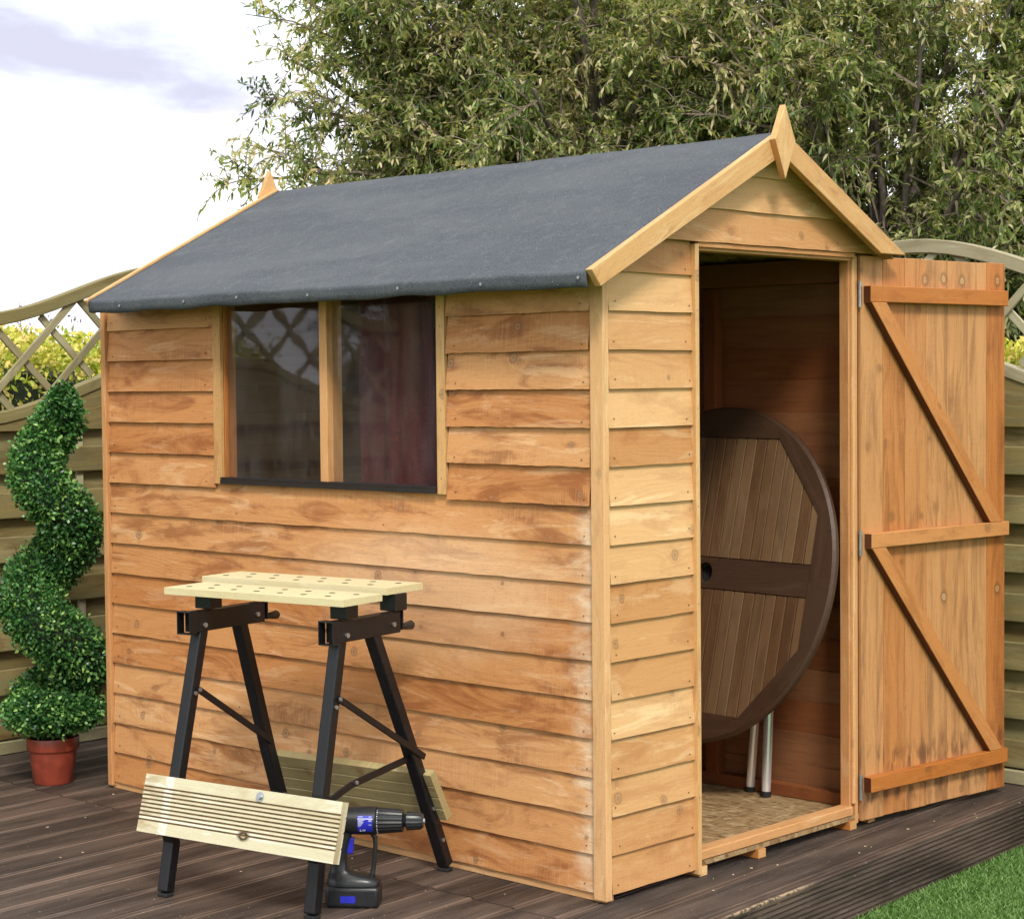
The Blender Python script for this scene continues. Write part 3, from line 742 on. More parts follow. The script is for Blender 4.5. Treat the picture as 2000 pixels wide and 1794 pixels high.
# edge board on top and grooved fascia
deck_board(xe + .001, -2.7, 2.6, .036)
r = .4
for z0, hh in ((DZ - .014, .0), (DZ - .014, .0)): pass
o = Vector((xe + .040, 0, 0))
zz = DZ - .003
prof = []
while zz > -0.150:
    prof += [(0, zz), (0, zz - .0066), (-.0050, zz - .0078), (-.0050, zz - .0118), (0, zz - .0130)]; zz -= .0136
b = len(mb.v)
for yy in (-2.7, 2.6):
    for a, z in prof:
        p = o + dirX * a + dirY * yy; mb.v.append((p.x, p.y, z))
m_ = len(prof)
for k in range(m_ - 1):
    mb.idx([b + k + 1, b + k, b + m_ + k, b + m_ + k + 1], [(3.3, prof[k + 1][1]), (3.3, prof[k][1]), (8.6, prof[k][1]), (8.6, prof[k + 1][1])], .45, 1 if k % 5 in (1, 2, 3) else 0)
deck = mb.build('deck', [M['deck'], M['deck_groove'], M['deck_flat']]); tag(deck, kind='structure')
mb = MB(); mb.slab(Vector((-4.5, 0, -.149)) - dirY * 2.65, dirX * (4.5 + xe - .01), dirY * 5.2, (0, 0, .139 - .0285)); bs_ = mb.build('deck_frame', M['rubber'], deck)

# ground and turf
mb = MB(); S = 300
mb.face([(-S, -S, -.150), (S, -S, -.150), (S, S, -.150), (-S, S, -.150)], r=.5)
tag(mb.build('ground', M['ground']), kind='structure')

def blades(name, mat, base, dirs, side, length, width, rnd, parent=None, bend=None):
    """many tapered two-segment blades/leaves, numpy arrays (n,3)"""
    n = len(base)
    bend = np.zeros_like(dirs) if bend is None else bend
    L_ = length[:, None]; W_ = width[:, None] * .5
    m1 = base + dirs * L_ * .38 + bend * L_ * .10
    m2 = base + dirs * L_ * .74 + bend * L_ * .36
    tip = base + dirs * L_ * .97 + bend * L_ * .75
    vs = np.stack([base, m1 - side * W_, m1 + side * W_, m2 - side * W_ * .72, m2 + side * W_ * .72, tip], 1).reshape(-1, 3)
    idx = np.arange(n)[:, None] * 6
    tri = np.concatenate([idx + np.array([[0, 2, 1]]), idx + np.array([[3, 4, 5]])], 1).reshape(-1, 3)
    quad = idx + np.array([[1, 2, 4, 3]])
    me = bpy.data.meshes.new(name)
    me.vertices.add(len(vs)); me.vertices.foreach_set('co', vs.astype(np.float32).ravel())
    nl = tri.size + quad.size
    me.loops.add(nl); me.loops.foreach_set('vertex_index', np.concatenate([tri.ravel(), quad.ravel()]).astype(np.int32))
    nf = len(tri) + len(quad)
    me.polygons.add(nf)
    starts = np.concatenate([np.arange(len(tri)) * 3, tri.size + np.arange(len(quad)) * 4]).astype(np.int32)
    me.polygons.foreach_set('loop_start', starts)
    me.update(calc_edges=True)
    at = me.attributes.new('rnd', 'FLOAT', 'FACE')
    at.data.foreach_set('value', np.concatenate([np.repeat(rnd, 2), rnd]).astype(np.float32))
    me.materials.append(mat)
    o = bpy.data.objects.new(name, me); COL.objects.link(o)
    if parent is not None: o.parent = parent
    return o
def unit(a): return a / np.maximum(1e-9, np.linalg.norm(a, axis=-1, keepdims=True))
def rsph(n): return unit(RNG.normal(size=(n, 3)))

n = 90000
gx = RNG.uniform(.16, 1.0, n); gy = RNG.uniform(.2, 2.3, n)
gx = gx + (0.31 - 0.0662 * gy) * 0 ; keep = gx > (0.307 - .0662 * gy); gx, gy = gx[keep], gy[keep]; n = len(gx)
base = np.stack([gx, gy, np.full(n, -.1505)], 1)
d = unit(rsph(n) * .55 + np.array([0, 0, 1.0])); sd_ = unit(np.cross(d, rsph(n)))
bn = rsph(n) * np.array([1, 1, .2])
tag(blades('turf', M['turf'], base, d, sd_, RNG.uniform(.012, .022, n), RNG.uniform(.0018, .0030, n), RNG.uniform(0, 1, n) ** 1.3, bend=bn), 'short bright green turf beside the deck edge', 'grass', kind='stuff')

# ------------------------------------------------------------------ FENCES
def trellis_fence(name, org, along, face, label, half=0.9, pale=False):
    """org = foot of the panel's centre line, along = unit vector, face = towards the garden"""
    org, along, face = Vector(org), Vector(along), Vector(face)
    root = empty(name, org); tag(root, label, 'fence', 'lattice-topped fence panels')
    A = lambda s, z, f=0.0: along * s + face * f + Vector((0, 0, z))
    top = lambda s: 1.622 + .102 * math.cos(math.pi * s / half)
    def arc_rail(nm, f0, f1, dz0, dz1, mat):
        mb = MB(); N = 26; ou, ov = random.random() * 30, random.random() * 30; rr_ = random.random()
        b = len(mb.v)
        for i in range(N + 1):
            s = -half + 2 * half * i / N
            for (f, dz) in ((f1, dz0), (f0, dz0), (f0, dz1), (f1, dz1)): mb.v.append(tuple(A(s, top(s) + dz, f)))
        fl = along.cross(Vector((0, 0, 1))).dot(face) > 0
        for i in range(N):
            s = 2 * half * i / N; s2 = 2 * half * (i + 1) / N
            for k in range(4):
                k2 = (k + 1) % 4; vv = [0, .03, .08, .11, .16]
                q = [b + i * 4 + k, b + i * 4 + k2, b + i * 4 + 4 + k2, b + i * 4 + 4 + k]
                uvs = [(s + ou, vv[k] + ov), (s + ou, vv[k + 1] + ov), (s2 + ou, vv[k + 1] + ov), (s2 + ou, vv[k] + ov)]
                if fl: q, uvs = q[::-1], uvs[::-1]
                mb.idx(q, uvs, rr_)
        mb.idx([b, b + 1, b + 2, b + 3], [(0, 0)] * 4, rr_); mb.idx([b + N * 4 + k for k in (3, 2, 1, 0)], [(0, 0)] * 4, rr_)
        mb.build(nm, mat, root, bevel=.003, smooth=False)
    rail_m = M['fence_pale'] if pale else M['fence_rail']
    arc_rail('top_rail', -.022, .026, 0, -.046, rail_m)
    arc_rail('middle_rail', -.022, .026, -.345, -.387, rail_m)
    # lattice
    mb = MB(); P_ = .225; w = .0135
    for sgn, f0, f1 in ((1, .006, .016), (-1, -.006, .004)):
        k = -12
        while k < 13:
            c0 = k * P_ + .07 * sgn
            # line z = zc + sgn*(s - c0); clip between rails
            pts = []
            N = 60
            for i in range(N + 1):
                s = -half + 2 * half * i / N; z = 1.44 + sgn * (s - c0) * 1.0
                if top(s) - .37 < z < top(s) - .02: pts.append((s, z))
            if len(pts) > 1:
                (s0, z0), (s1, z1) = pts[0], pts[-1]
                dv = (A(s1, z1) - A(s0, z0)); ln = dv.length
                if ln > .04:
                    u_ = dv.normalized(); pv = u_.cross(face).normalized() * (2 * w)
                    mb.slab(A(s0, z0, f0) - pv * .5, dv, pv, face * (f1 - f0))
            k += 1
    mb.build('lattice', M['fence_pale'] if pale else M['lattice'], root, bevel=.002)
    # frame stiles
    for s in (-half, half - .04):
        mb = MB(); mb.slab(A(s, 0.02, -.022), A(0, top(s) - .075), along * .04, face * .046); mb.build('stile', M['fence'], root, bevel=.002)
    # boards: shaped top boards then alternate front and back boards
    mb = MB()
    N = 26; r0 = random.random()
    for i in range(N):
        s = -half + .04 + (2 * half - .08) * i / N; s2 = s + (2 * half - .08) / N
        o0, o1 = A(s, 1.118, .008), A(s2, 1.118, .008)
        t0, t1 = A(s, top(s) - .386, .008), A(s2, top(s2) - .386, .008)
        e = face * .012
        uvs = [(s, 1.118), (s2, 1.118), (s2, top(s2)), (s, top(s))]
        q = [o0 + e, o1 + e, t1 + e, t0 + e]
        if along.cross(Vector((0, 0, 1))).dot(face) < 0: pass
        mb.face(q, [(a + 3, b_ + 5) for a, b_ in uvs], r0)
        mb.face([p - e for p in q[::-1]], [(a + 3, b_ + 9) for a, b_ in uvs[::-1]], r0)
        mb.face([o0, o1, o1 + e, o0 + e], [(s, 0), (s2, 0), (s2, .01), (s, .01)], r0)
    for k in range(8):
        z = 1.118 - .062 - .154 * k - .090
        if z > 0.0: mb.slab(A(-half + .01, z, .008), along * (2 * half - .02), Vector((0, 0, .090)), face * .014)
    mb.build('front_boards', M['fence'], root, bevel=.004, seg=2)
    mb = MB()
    for k in range(8):
        z = 1.118 - .012 - .154 * k - .062
        if z > -.01: mb.slab(A(-half + .01, z - .012, -.022), along * (2 * half - .02), Vector((0, 0, .094)), face * .012)
    mb.build('back_boards', M['fence'], root, bevel=.003)
    mb = MB()
    for s in (-.45, 0.0, .45): mb.slab(A(s - .014, .03, -.0095), A(0, 1.10), along * .028, face * .0170)
    mb.build('battens', M['fence_pale'], root, bevel=.002)
    mb = MB(); mb.slab(A(-half, -.009, -.026), along * (2 * half), Vector((0, 0, .045)), face * .056); mb.build('bottom_rail', M['lattice'], root, bevel=.003)
    return root
trellis_fence('lattice_fence', (-2.85, .85, 0), (0, 1, 0), (1, 0, 0), 'wavy lattice-topped fence panel behind the spiral topiary, left of the shed')
trellis_fence('lattice_fence', (-2.85, -1.04, 0), (0, 1, 0), (1, 0, 0), 'lattice-topped fence panel seen only as a reflection in the shed window')
trellis_fence('lattice_fence', (-.33, 1.93, 0), (1, 0, 0), (0, -1, 0), 'pale arched lattice-topped fence panel behind the open door at right', pale=True)
def post(x, y, label):
    mb = MB(); mb.box(x - .045, x + .045, y - .045, y + .045, -.14, 1.60, 'z'); 
    mb.prism([(x - .052, y - .052, 1.600), (x + .052, y - .052, 1.600), (x + .052, y + .052, 1.600), (x - .052, y + .052, 1.600)], (0, 0, .015))
    o = mb.build('fence_post', M['fence'], bevel=.003); tag(o, label, 'fence post')
post(-2.85, -.095, 'square timber fence post left of the lattice panel behind the topiary')
post(-2.85, -1.99, 'square timber fence post mirrored in the right window pane')

# ------------------------------------------------------------------ HEDGES
def hedge(name, x0, x1, y0, y1, ztop, nleaf, label, zlow=.85):
    root = empty(name, ((x0 + x1) / 2, (y0 + y1) / 2, -.15)); tag(root, label, 'hedge', 'golden hedges behind the lattice')
    ox, oy = root.location.x, root.location.y
    mb = MB(); nx_, ny_ = max(2, int((x1 - x0) / .15)), max(2, int((y1 - y0) / .15))
    zt = lambda x, y: ztop - .10 + .05 * math.sin(x * 5.1 + y * 3.3) + .03 * math.sin(x * 13 + 1) * math.cos(y * 11)
    def P(i, j): 
        x = x0 + .1 + (x1 - x0 - .2) * i / nx_; y = y0 + .1 + (y1 - y0 - .2) * j / ny_
        return (x - ox, y - oy, zt(x, y) + .15)
    for i in range(nx_):
        for j in range(ny_): mb.face([P(i, j), P(i + 1, j), P(i + 1, j + 1), P(i, j + 1)])
    for j in range(ny_):
        for i in (0, nx_):
            a, c = P(i, j), P(i, j + 1); mb.face([a, c, (c[0], c[1], .02), (a[0], a[1], .02)])
    for i in range(nx_):
        for j in (0, ny_):
            a, c = P(i, j), P(i + 1, j); mb.face([a, c, (c[0], c[1], .02), (a[0], a[1], .02)])
    mb.build('branches', M['core'], root)
    n = nleaf
    px = RNG.uniform(x0, x1, n); py = RNG.uniform(y0, y1, n)
    zz = np.array([zt(a, b) for a, b in zip(px, py)]) + .04 + RNG.uniform(-.02, .09, n) + .03 * np.sin(px * 29) * np.sin(py * 23)
    side_ = RNG.random(n) < .55
    zz = np.where(side_, zlow + (zz - zlow) * RNG.uniform(0, 1, n), zz)
    which = RNG.integers(0, 4, n); jit = RNG.normal(0, .03, n)
    px = np.where(side_ & (which == 0), x0 + jit, np.where(side_ & (which == 1), x1 + jit, px))
    py = np.where(side_ & (which == 2), y0 + jit, np.where(side_ & (which == 3), y1 + jit, py))
    base = np.stack([px - ox, py - oy, zz + .15], 1)
    d = unit(rsph(n) + np.array([0, 0, .5])); s_ = unit(np.cross(d, rsph(n)))
    patch = .5 + .5 * np.sin(px * 6 + 1.3) * np.sin(py * 7 + .4)
    blades('foliage', M['hedge'], base, d, s_, RNG.uniform(.018, .034, n), RNG.uniform(.012, .019, n), np.clip(patch * .35 + RNG.uniform(0, .85, n), 0, 1), root, bend=rsph(n) * .3)
hedge('golden_hedge', -4.2, -3.25, -1.6, 2.7, 1.42, 46000, 'yellow-green hedge seen through the lattice above the left fence')
hedge('golden_hedge', -1.3, 1.3, 2.15, 2.75, 1.33, 26000, 'yellow-green hedge seen through the lattice right of the open door')

# mauve flowering shrub beyond the left hedge
sh = empty('flowering_shrub', (-4.75, 1.42, -.15)); tag(sh, 'mauve-flowered thin shrub rising above the left hedge behind the lattice', 'shrub')
mb = MB(); bs2, ds2 = [], []
for i in range(16):
    a = random.uniform(0, 6.28); rr_ = random.uniform(.05, .42); hz = random.uniform(1.55, 1.84)
    p = [Vector((0, 0, 0)), Vector((math.cos(a) * rr_ * .5, math.sin(a) * rr_ * .5, hz * .6)), Vector((math.cos(a) * rr_, math.sin(a) * rr_, hz))]
    mb.tube(p, [.008, .005, .002], 4)
    for k in range(26):
        f = random.uniform(.86, 1.0); q = p[1].lerp(p[2], (f - .5) * 2)
        bs2.append(q + Vector([random.gauss(0, .014) for _ in range(3)])); ds2.append(Vector([random.gauss(0, 1) for _ in range(3)]).normalized())
mb.build('stems', M['twig'], sh)
bs2 = np.array(bs2); ds2 = np.array(ds2); n = len(bs2)
blades('flowers', M['purple'], bs2, ds2, unit(np.cross(ds2, rsph(n))), RNG.uniform(.015, .03, n), RNG.uniform(.008, .014, n), RNG.uniform(0, 1, n), sh)

# ------------------------------------------------------------------ TREES
def tree(label, foot, trunk_h, crown_c, crown_r, nlimb, leafm, seed, nsub=11, nspray=14, nleaf=22, leafL=.043, extra=(), trunk_r=.09, dens=None, stems=3):
    rg = random.Random(seed); R_ = np.random.default_rng(seed)
    root = empty('broadleaf_tree', foot); tag(root, label, 'tree', 'trees behind the fences')
    F = Vector(foot); C = Vector(crown_c) - F; CR = Vector(crown_r)
    mb = MB(); tw = MB()
    fork = Vector((0, 0, trunk_h))
    lean = Vector((C.x * .12, C.y * .12, 0))
    mb.tube([(0, 0, 0), lean * .5 + fork * .55, lean + fork], [trunk_r * 1.25, trunk_r, trunk_r * .9], 9)
    fork = fork + lean
    B, D, Sd, Ln, Wd, Rn, Bn = [], [], [], [], [], [], []
    tg = []
    for i in range(nlimb):
        for _ in range(40):
            v = Vector([rg.uniform(-1, 1) for _ in range(3)])
            if .5 < v.length < 1: break
        tg.append(Vector((C.x + v.x * CR.x, C.y + v.y * CR.y, C.z + v.z * CR.z)))
    tg += [Vector(e) - F for e in extra]
    for T in tg:
        mid = fork.lerp(T, .45); mid.z = max(mid.z, fork.z + (T - fork).length * .30)
        mid += Vector([rg.uniform(-.12, .12) for _ in range(3)])
        N = 9; pts = []
        for k in range(N + 1):
            t = k / N; p = fork * (1 - t) ** 2 + mid * 2 * t * (1 - t) + T * t * t
            p = p + Vector([rg.uniform(-.02, .02) for _ in range(3)]) * (0 if k == 0 else 1)
            pts.append(p)
        r0 = trunk_r * rg.uniform(.28, .5)
        mb.tube(pts, [r0 * (1 - .85 * k / N) for k in range(N + 1)], 6)
        for j in range(nsub):
            t = .30 + .70 * (j + rg.random()) / nsub; a = pts[min(N - 1, int(t * N))].lerp(pts[min(N, int(t * N) + 1)], t * N - int(t * N))
            outd = (a - Vector((C.x, C.y, C.z - CR.z * .5))).normalized()
            dd = (outd * .9 + Vector([rg.gauss(0, .75) for _ in range(3)])); dd.z += .25; dd.normalize()
            sl = rg.uniform(.28, .62)
            sp = [a, a + dd * sl * .55, a + dd * sl + Vector((0, 0, -.10 * sl))]
            tw.tube(sp, [.008, .005, .0025], 3, False)
            tone = rg.gauss(0, .16)
            for q in range(nspray):
                tt = rg.uniform(.1, 1.0); b0 = sp[0].lerp(sp[1], tt * 2) if tt < .5 else sp[1].lerp(sp[2], tt * 2 - 1)
                d2 = (dd * .6 + Vector([rg.gauss(0, .8) for _ in range(3)])).normalized()
                ln = rg.uniform(.14, .30)
                e1_ = b0 + d2 * ln * .5 + Vector((0, 0, .01)); e2_ = b0 + d2 * ln + Vector((0, 0, -.18 * ln))
                tw.tube([b0, e1_, e2_], [.003, .0022, .0012], 3, False)
                f = (np.arange(nleaf) + R_.uniform(0, 1, nleaf)) / nleaf
                b0n, e1n, e2n = map(np.array, (b0, e1_, e2_))
                pos = ((1 - f) ** 2)[:, None] * b0n + (2 * f * (1 - f))[:, None] * e1n + (f ** 2)[:, None] * e2n
                ax = unit(e2n - b0n)
                dv = unit(ax * .7 + R_.normal(0, .70, (nleaf, 3)) + np.array([0, 0, -.06]))
                B.append(pos); D.append(dv); Rn.append(np.clip(R_.beta(1.6, 1.9, nleaf) + tone + (.12 * f), 0, 1))
    B = np.concatenate(B); D = np.concatenate(D); Rn = np.concatenate(Rn); n = len(B)
    Sd = unit(np.cross(D, unit(R_.normal(size=(n, 3)) * .6 + np.array([0, 0, 1.0]))))
    Bn = np.tile(np.array([0, 0, -1.0]), (n, 1)) * R_.uniform(.15, .6, (n, 1))
    mb.build('trunk', M['bark'], root, smooth=True)
    tw.build('twigs', M['twig'], root)
    blades('foliage', leafm, B, D, Sd, R_.uniform(.7, 1.2, n) * leafL, R_.uniform(.8, 1.2, n) * leafL * .30, Rn, root, bend=Bn)
    return n
tot = 0
tot += tree('broad olive-green leafy tree over the left and middle of the shed roof', (-3.45, 4.15, -.15), 2.05, (-3.62, 3.97, 3.02), (1.02, .95, .98), 42, M['leaf'], 3,
     extra=[(-4.46, 3.08, 3.05), (-4.48, 2.98, 2.66), (-4.36, 3.08, 2.5), (-4.46, 2.64, 2.30), (-4.60, 2.95, 3.25), (-4.62, 2.92, 2.95), (-4.60, 2.90, 3.6), (-4.4, 3.1, 3.3), (-4.1, 3.3, 2.35), (-3.85, 3.55, 2.25), (-4.2, 3.2, 2.9), (-3.55, 3.9, 2.3), (-4.42, 2.95, 2.32), (-4.0, 3.4, 2.6), (-3.7, 3.6, 2.45), (-3.3, 4.1, 2.4), (-4.2, 3.2, 3.45)], trunk_r=.10)
tot += tree('tall tree with dark trunk standing behind the middle of the tree line', (-4.40, 5.95, -.15), 2.2, (-4.1, 6.1, 3.3), (1.6, 1.2, 1.3), 26, M['leaf'], 5, trunk_r=.10, leafL=.048)
tot += tree('dense olive-green tree rising directly behind the shed apex and door', (-2.15, 4.55, -.15), 1.7, (-2.05, 4.55, 2.85), (1.2, 1.0, 1.05), 31, M['leaf'], 8, trunk_r=.085,
     extra=[(-1.3, 5.1, 2.2), (-1.5, 4.9, 1.95), (-1.9, 4.6, 1.9), (-1.1, 5.0, 2.7), (-1.75, 4.75, 2.95), (-1.5, 4.95, 3.02), (-1.6, 4.8, 2.75)])
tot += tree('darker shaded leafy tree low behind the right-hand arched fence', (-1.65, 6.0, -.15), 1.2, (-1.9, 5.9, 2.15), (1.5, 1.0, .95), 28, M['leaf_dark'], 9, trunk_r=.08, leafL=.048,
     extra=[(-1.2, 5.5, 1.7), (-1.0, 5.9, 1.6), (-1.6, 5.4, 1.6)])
tot += tree('added dark tree out of view at left, blocking sky reflection in the right window pane', (-5.8, -5.45, -.15), 1.0, (-5.8, -5.45, 2.2), (.70, .62, 1.35), 26, M['leaf_dark'], 12, trunk_r=.07, leafL=.06)  # added out of view to keep reflected sky off the right pane
print('leaves', tot)

# ------------------------------------------------------------------ TOPIARY
top_ = empty('spiral_topiary', (-2.298, -.088, DZ)); tag(top_, 'spiral-clipped box topiary in a terracotta pot standing left of the shed', 'topiary')
mb = MB()
def lathe(mb, prof, seg=40, r=.5, mi=0):
    b = len(mb.v)
    for rr_, z in prof:
        for k in range(seg):
            a = 2 * math.pi * k / seg; mb.v.append((rr_ * math.cos(a), rr_ * math.sin(a), z))
    for i in range(len(prof) - 1):
        for k in range(seg):
            k2 = (k + 1) % seg
            mb.idx([b + i * seg + k, b + i * seg + k2, b + (i + 1) * seg + k2, b + (i + 1) * seg + k], [(k * .01, i * .01)] * 4, r, mi)
lathe(mb, [(0.0, .001), (.062, .001), (.064, .004), (.076, .108), (.082, .110), (.0835, .114), (.0845, .146), (.083, .150), (.078, .150), (.074, .115)])
smooth_by_angle(mb.build('pot', M['pot'], top_), 40)
mb = MB(); lathe(mb, [(.0, .128), (.074, .128)]); mb.build('soil', M['soil'], top_)
# the sweep
rt2 = np.array([.724, .690, 0])
def sp_pt(t):                           # t 0..1 bottom to top
    z = .235 + t * 1.02
    a = -2 * math.pi * (z - .83) / .425
    az = math.atan2(.690, .724) + a
    amp = .086 - .026 * t - .032 * t ** 4
    rad_ = (.098 - .008 * t - .022 * t ** 3) * (1.0 if t < .93 else max(.35, (1 - t) / .07) ** .5)
    cx_ = .004 + .020 * t ** 2
    return np.array([math.cos(az) * amp + .724 * cx_, math.sin(az) * amp + .690 * cx_, z]), rad_
mb = MB(); N = 70
pp = [sp_pt(i / N) for i in range(N + 1)]
mb.tube([tuple(p) for p, r in pp], [max(.01, r * .72) for p, r in pp], 12, True)
mb.tube([(0, 0, .12), (0, 0, .30)], .012, 6); 
mb.tube([tuple(p) for p in ((0.01, 0, .19), (.012, 0, .25), (.012, 0, .30))], [.08, .115, .07], 12)
mb.build('stem', M['core'], top_, smooth=True)
n = 46000
tt = RNG.uniform(0, 1, n) ** 1.15
P0 = np.zeros((n, 3)); RR = np.zeros(n)
lut = [sp_pt(x) for x in np.linspace(0, 1, 400)]
ii = (tt * 399).astype(int); P0 = np.array([lut[i][0] for i in ii]); RR = np.array([lut[i][1] for i in ii])
dr = rsph(n)
# the lowest part is a flat skirt
sk = RNG.random(n) < .17
P0[sk] = np.array([.002, .002, .235]); RR[sk] = 1.0
fr_ = np.clip(RNG.normal(.97, .085, n), .55, 1.20)
lump = 1 + .06 * np.sin(dr[:, 0] * 9 + P0[:, 2] * 31) * np.sin(dr[:, 1] * 8 + P0[:, 2] * 17)
off = dr * (RR * fr_ * lump)[:, None]
off[sk] = dr[sk] * np.array([.150, .150, .072]) * fr_[sk][:, None]
base = P0 + off
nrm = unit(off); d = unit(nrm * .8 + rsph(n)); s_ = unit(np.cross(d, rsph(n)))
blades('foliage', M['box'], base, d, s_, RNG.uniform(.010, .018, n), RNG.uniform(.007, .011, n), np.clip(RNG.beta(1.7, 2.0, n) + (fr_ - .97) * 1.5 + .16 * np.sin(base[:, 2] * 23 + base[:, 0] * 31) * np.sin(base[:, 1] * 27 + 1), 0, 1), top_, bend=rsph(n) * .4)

# ------------------------------------------------------------------ TABLE leaning in the shed
tb = empty('folded_round_table', (0, 0, 0)); tag(tb, 'dark slatted round wooden table tilted upright on chrome legs inside the shed', 'table')
TC = Vector((-.482, 1.02, .696)); TN = Vector((-.082, -.969, .232)).normalized()
TBx = Vector((.996, -.084, .0)); TBx = (TBx - TN * TBx.dot(TN)).normalized(); TA = TN.cross(TBx).normalized()
if TA.z < 0: TA = -TA
RA, RB = .507, .486
def tp(b_, a_, n_=0.0): return TC + TBx * b_ + TA * a_ + TN * n_
# rim: ring between ellipse and octagon-ish inner panel
octo = [(.400, .195), (.215, .412), (-.215, .412), (-.400, .195), (-.400, -.195), (-.215, -.412), (.215, -.412), (.400, -.195)]
def inner_r(th):
    best = 9
    for i in range(8):
        (x1, y1), (x2, y2) = octo[i], octo[(i + 1) % 8]
        dx_, dy_ = math.cos(th), math.sin(th); ex, ey = x2 - x1, y2 - y1
        den = dx_ * ey - dy_ * ex
        if abs(den) < 1e-9: continue
        t_ = (x1 * ey - y1 * ex) / den; u_ = (x1 * dy_ - y1 * dx_) / den
        if t_ > 0 and -1e-6 <= u_ <= 1 + 1e-6: best = min(best, t_)
    return best
mb = MB(); SEG = 96
corner_th = sorted(set([round(math.atan2(y, x) % (2 * math.pi), 6) for x, y in octo] + [round(2 * math.pi * k / SEG, 6) for k in range(SEG)]))
secs = []
for th in corner_th:
    c_, s_n = math.cos(th), math.sin(th); ri = inner_r(th)
    ro = 1 / math.sqrt((c_ / RB) ** 2 + (s_n / RA) ** 2)
    secs.append([tp(c_ * ri, s_n * ri, -.012), tp(c_ * ri, s_n * ri, .012), tp(c_ * (ro - .008), s_n * (ro - .008), .012), tp(c_ * ro, s_n * ro, .004), tp(c_ * ro, s_n * ro, -.008), tp(c_ * (ro - .008), s_n * (ro - .008), -.014)] + [th, ri, ro])
ns = len(secs); b = len(mb.v)
for S in secs: mb.v.extend([tuple(p) for p in S[:6]])
for i in range(ns):
    j = (i + 1) % ns
    th1, th2 = secs[i][6], secs[j][6] + (2 * math.pi if j == 0 else 0)
    for k in range(6):
        k2 = (k + 1) % 6
        vv = [0, .02, .02 + secs[i][8] - secs[i][7], .2, .22, .23, .35]
        mb.idx([b + i * 6 + k, b + j * 6 + k, b + j * 6 + k2, b + i * 6 + k2], [(th1 * .45, vv[k]), (th2 * .45, vv[k]), (th2 * .45, vv[k + 1]), (th1 * .45, vv[k + 1])], .3 + .25 * (int(th1 / (math.pi / 4)) % 2))
tbo = mb.build('table_rim', M['table_rim'], tb)
# cross rail with parasol hole and slats
mb = MB()
hr = .030; seg = 24
rail = [(-.343, -.048), (.343, -.048), (.343, .048), (-.343, .048)]
# rail as two boxes left and right of the hole, plus ring pieces
for b0_, b1_ in ((-.398, -.048), (.048, .398)):
    mb.slab(tp(b0_, -.046, -.011), TBx * (b1_ - b0_), TA * .092, TN * .0215, r=.35)
for k in range(seg):
    a0, a1 = 2 * math.pi * k / seg, 2 * math.pi * (k + 1) / seg
    def sq(a):
        c_, s_n = math.cos(a), math.sin(a); m_2 = max(abs(c_) / .048, abs(s_n) / .046); return c_ / m_2, s_n / m_2
    p0, p1 = (hr * math.cos(a0), hr * math.sin(a0)), (hr * math.cos(a1), hr * math.sin(a1)); q0, q1 = sq(a0), sq(a1)
    mb.face([tp(*p0, .0105), tp(*q0, .0105), tp(*q1, .0105), tp(*p1, .0105)], [p0, q0, q1, p1], .35)
    mb.face([tp(*p0, -.011), tp(*p0, .0105), tp(*p1, .0105), tp(*p1, -.011)], [p0, p0, p1, p1], .35)
mb.build('cross_rail', M['table_rim'], tb)
mb = MB(); mb.disc(tp(0, 0, -.016), TN, hr * 1.1, .002, 20); mb.build('hole_plug', M['rubber'], tb)
mb = MB(); ws = .0405
def oy(x_): return .412 if abs(x_) <= .215 else .412 - (abs(x_) - .215) * (.217 / .185)
x = -.399
while x < .39:
    xr = min(x + ws - .0045, .399)
    for sg in (1, -1):
        pts = [tp(x, sg * .0485, -.009), tp(xr, sg * .0485, -.009), tp(xr, sg * oy(xr), -.009)]
        if x < .215 < xr: pts.append(tp(.215, sg * .412, -.009))
        if x < -.215 < xr: pts.append(tp(-.215, sg * .412, -.009))
        pts.append(tp(x, sg * oy(x), -.009))
        mb.prism(pts, TN * .0175, r=random.random(), uvx=TA)
    x += ws
mb.build('table_slats', M['table_slat'], tb, bevel=.0008)
for p0, p1 in (((-.408, 1.130, .034), (-.372, 1.128, .40)), ((-.328, 1.102, .034), (-.322, 1.120, .42))):
    lg = MB(); lg.tube([p0, p1], .0140, 16); lo = smooth_by_angle(lg.build('table_leg', M['chrome'], tb), 50)
    ft = MB(); a = Vector(p0); dd = (Vector(p1) - a).normalized(); ft.tube([a - dd * .005, a + dd * .012], 0.0152, 14); ft.build('rubber_foot', M['rubber'], lo)
mb = MB(); mb.box(-.62, -.30, 1.125, 1.150, .40, .43); mb.build('table_frame', M['table_rim'], tb)

# maroon cloth behind the right pane
cl = empty('hanging_cloth', (-.800, .052, 1.54)); tag(cl, 'maroon cloth hanging inside the shed behind the right window pane', 'cloth')
mb = MB(); N = 30; NZ = 12
for i in range(N + 1):
    for j in range(NZ + 1):
        z_ = j / NZ; mb.v.append((-.15 + .30 * i / N + .02 * z_ * (i / N), .007 * math.sin(i * .8 + z_) + .012 * math.sin(i * .31), -.60 * z_))
for i in range(N):
    for j in range(NZ):
        a0 = i * (NZ + 1) + j; mb.idx([a0, a0 + NZ + 1, a0 + NZ + 2, a0 + 1], [(0, 0)] * 4)
o = mb.build('cloth_sheet', M['cloth'], cl, smooth=True); md = o.modifiers.new('t', 'SOLIDIFY'); md.thickness = .002

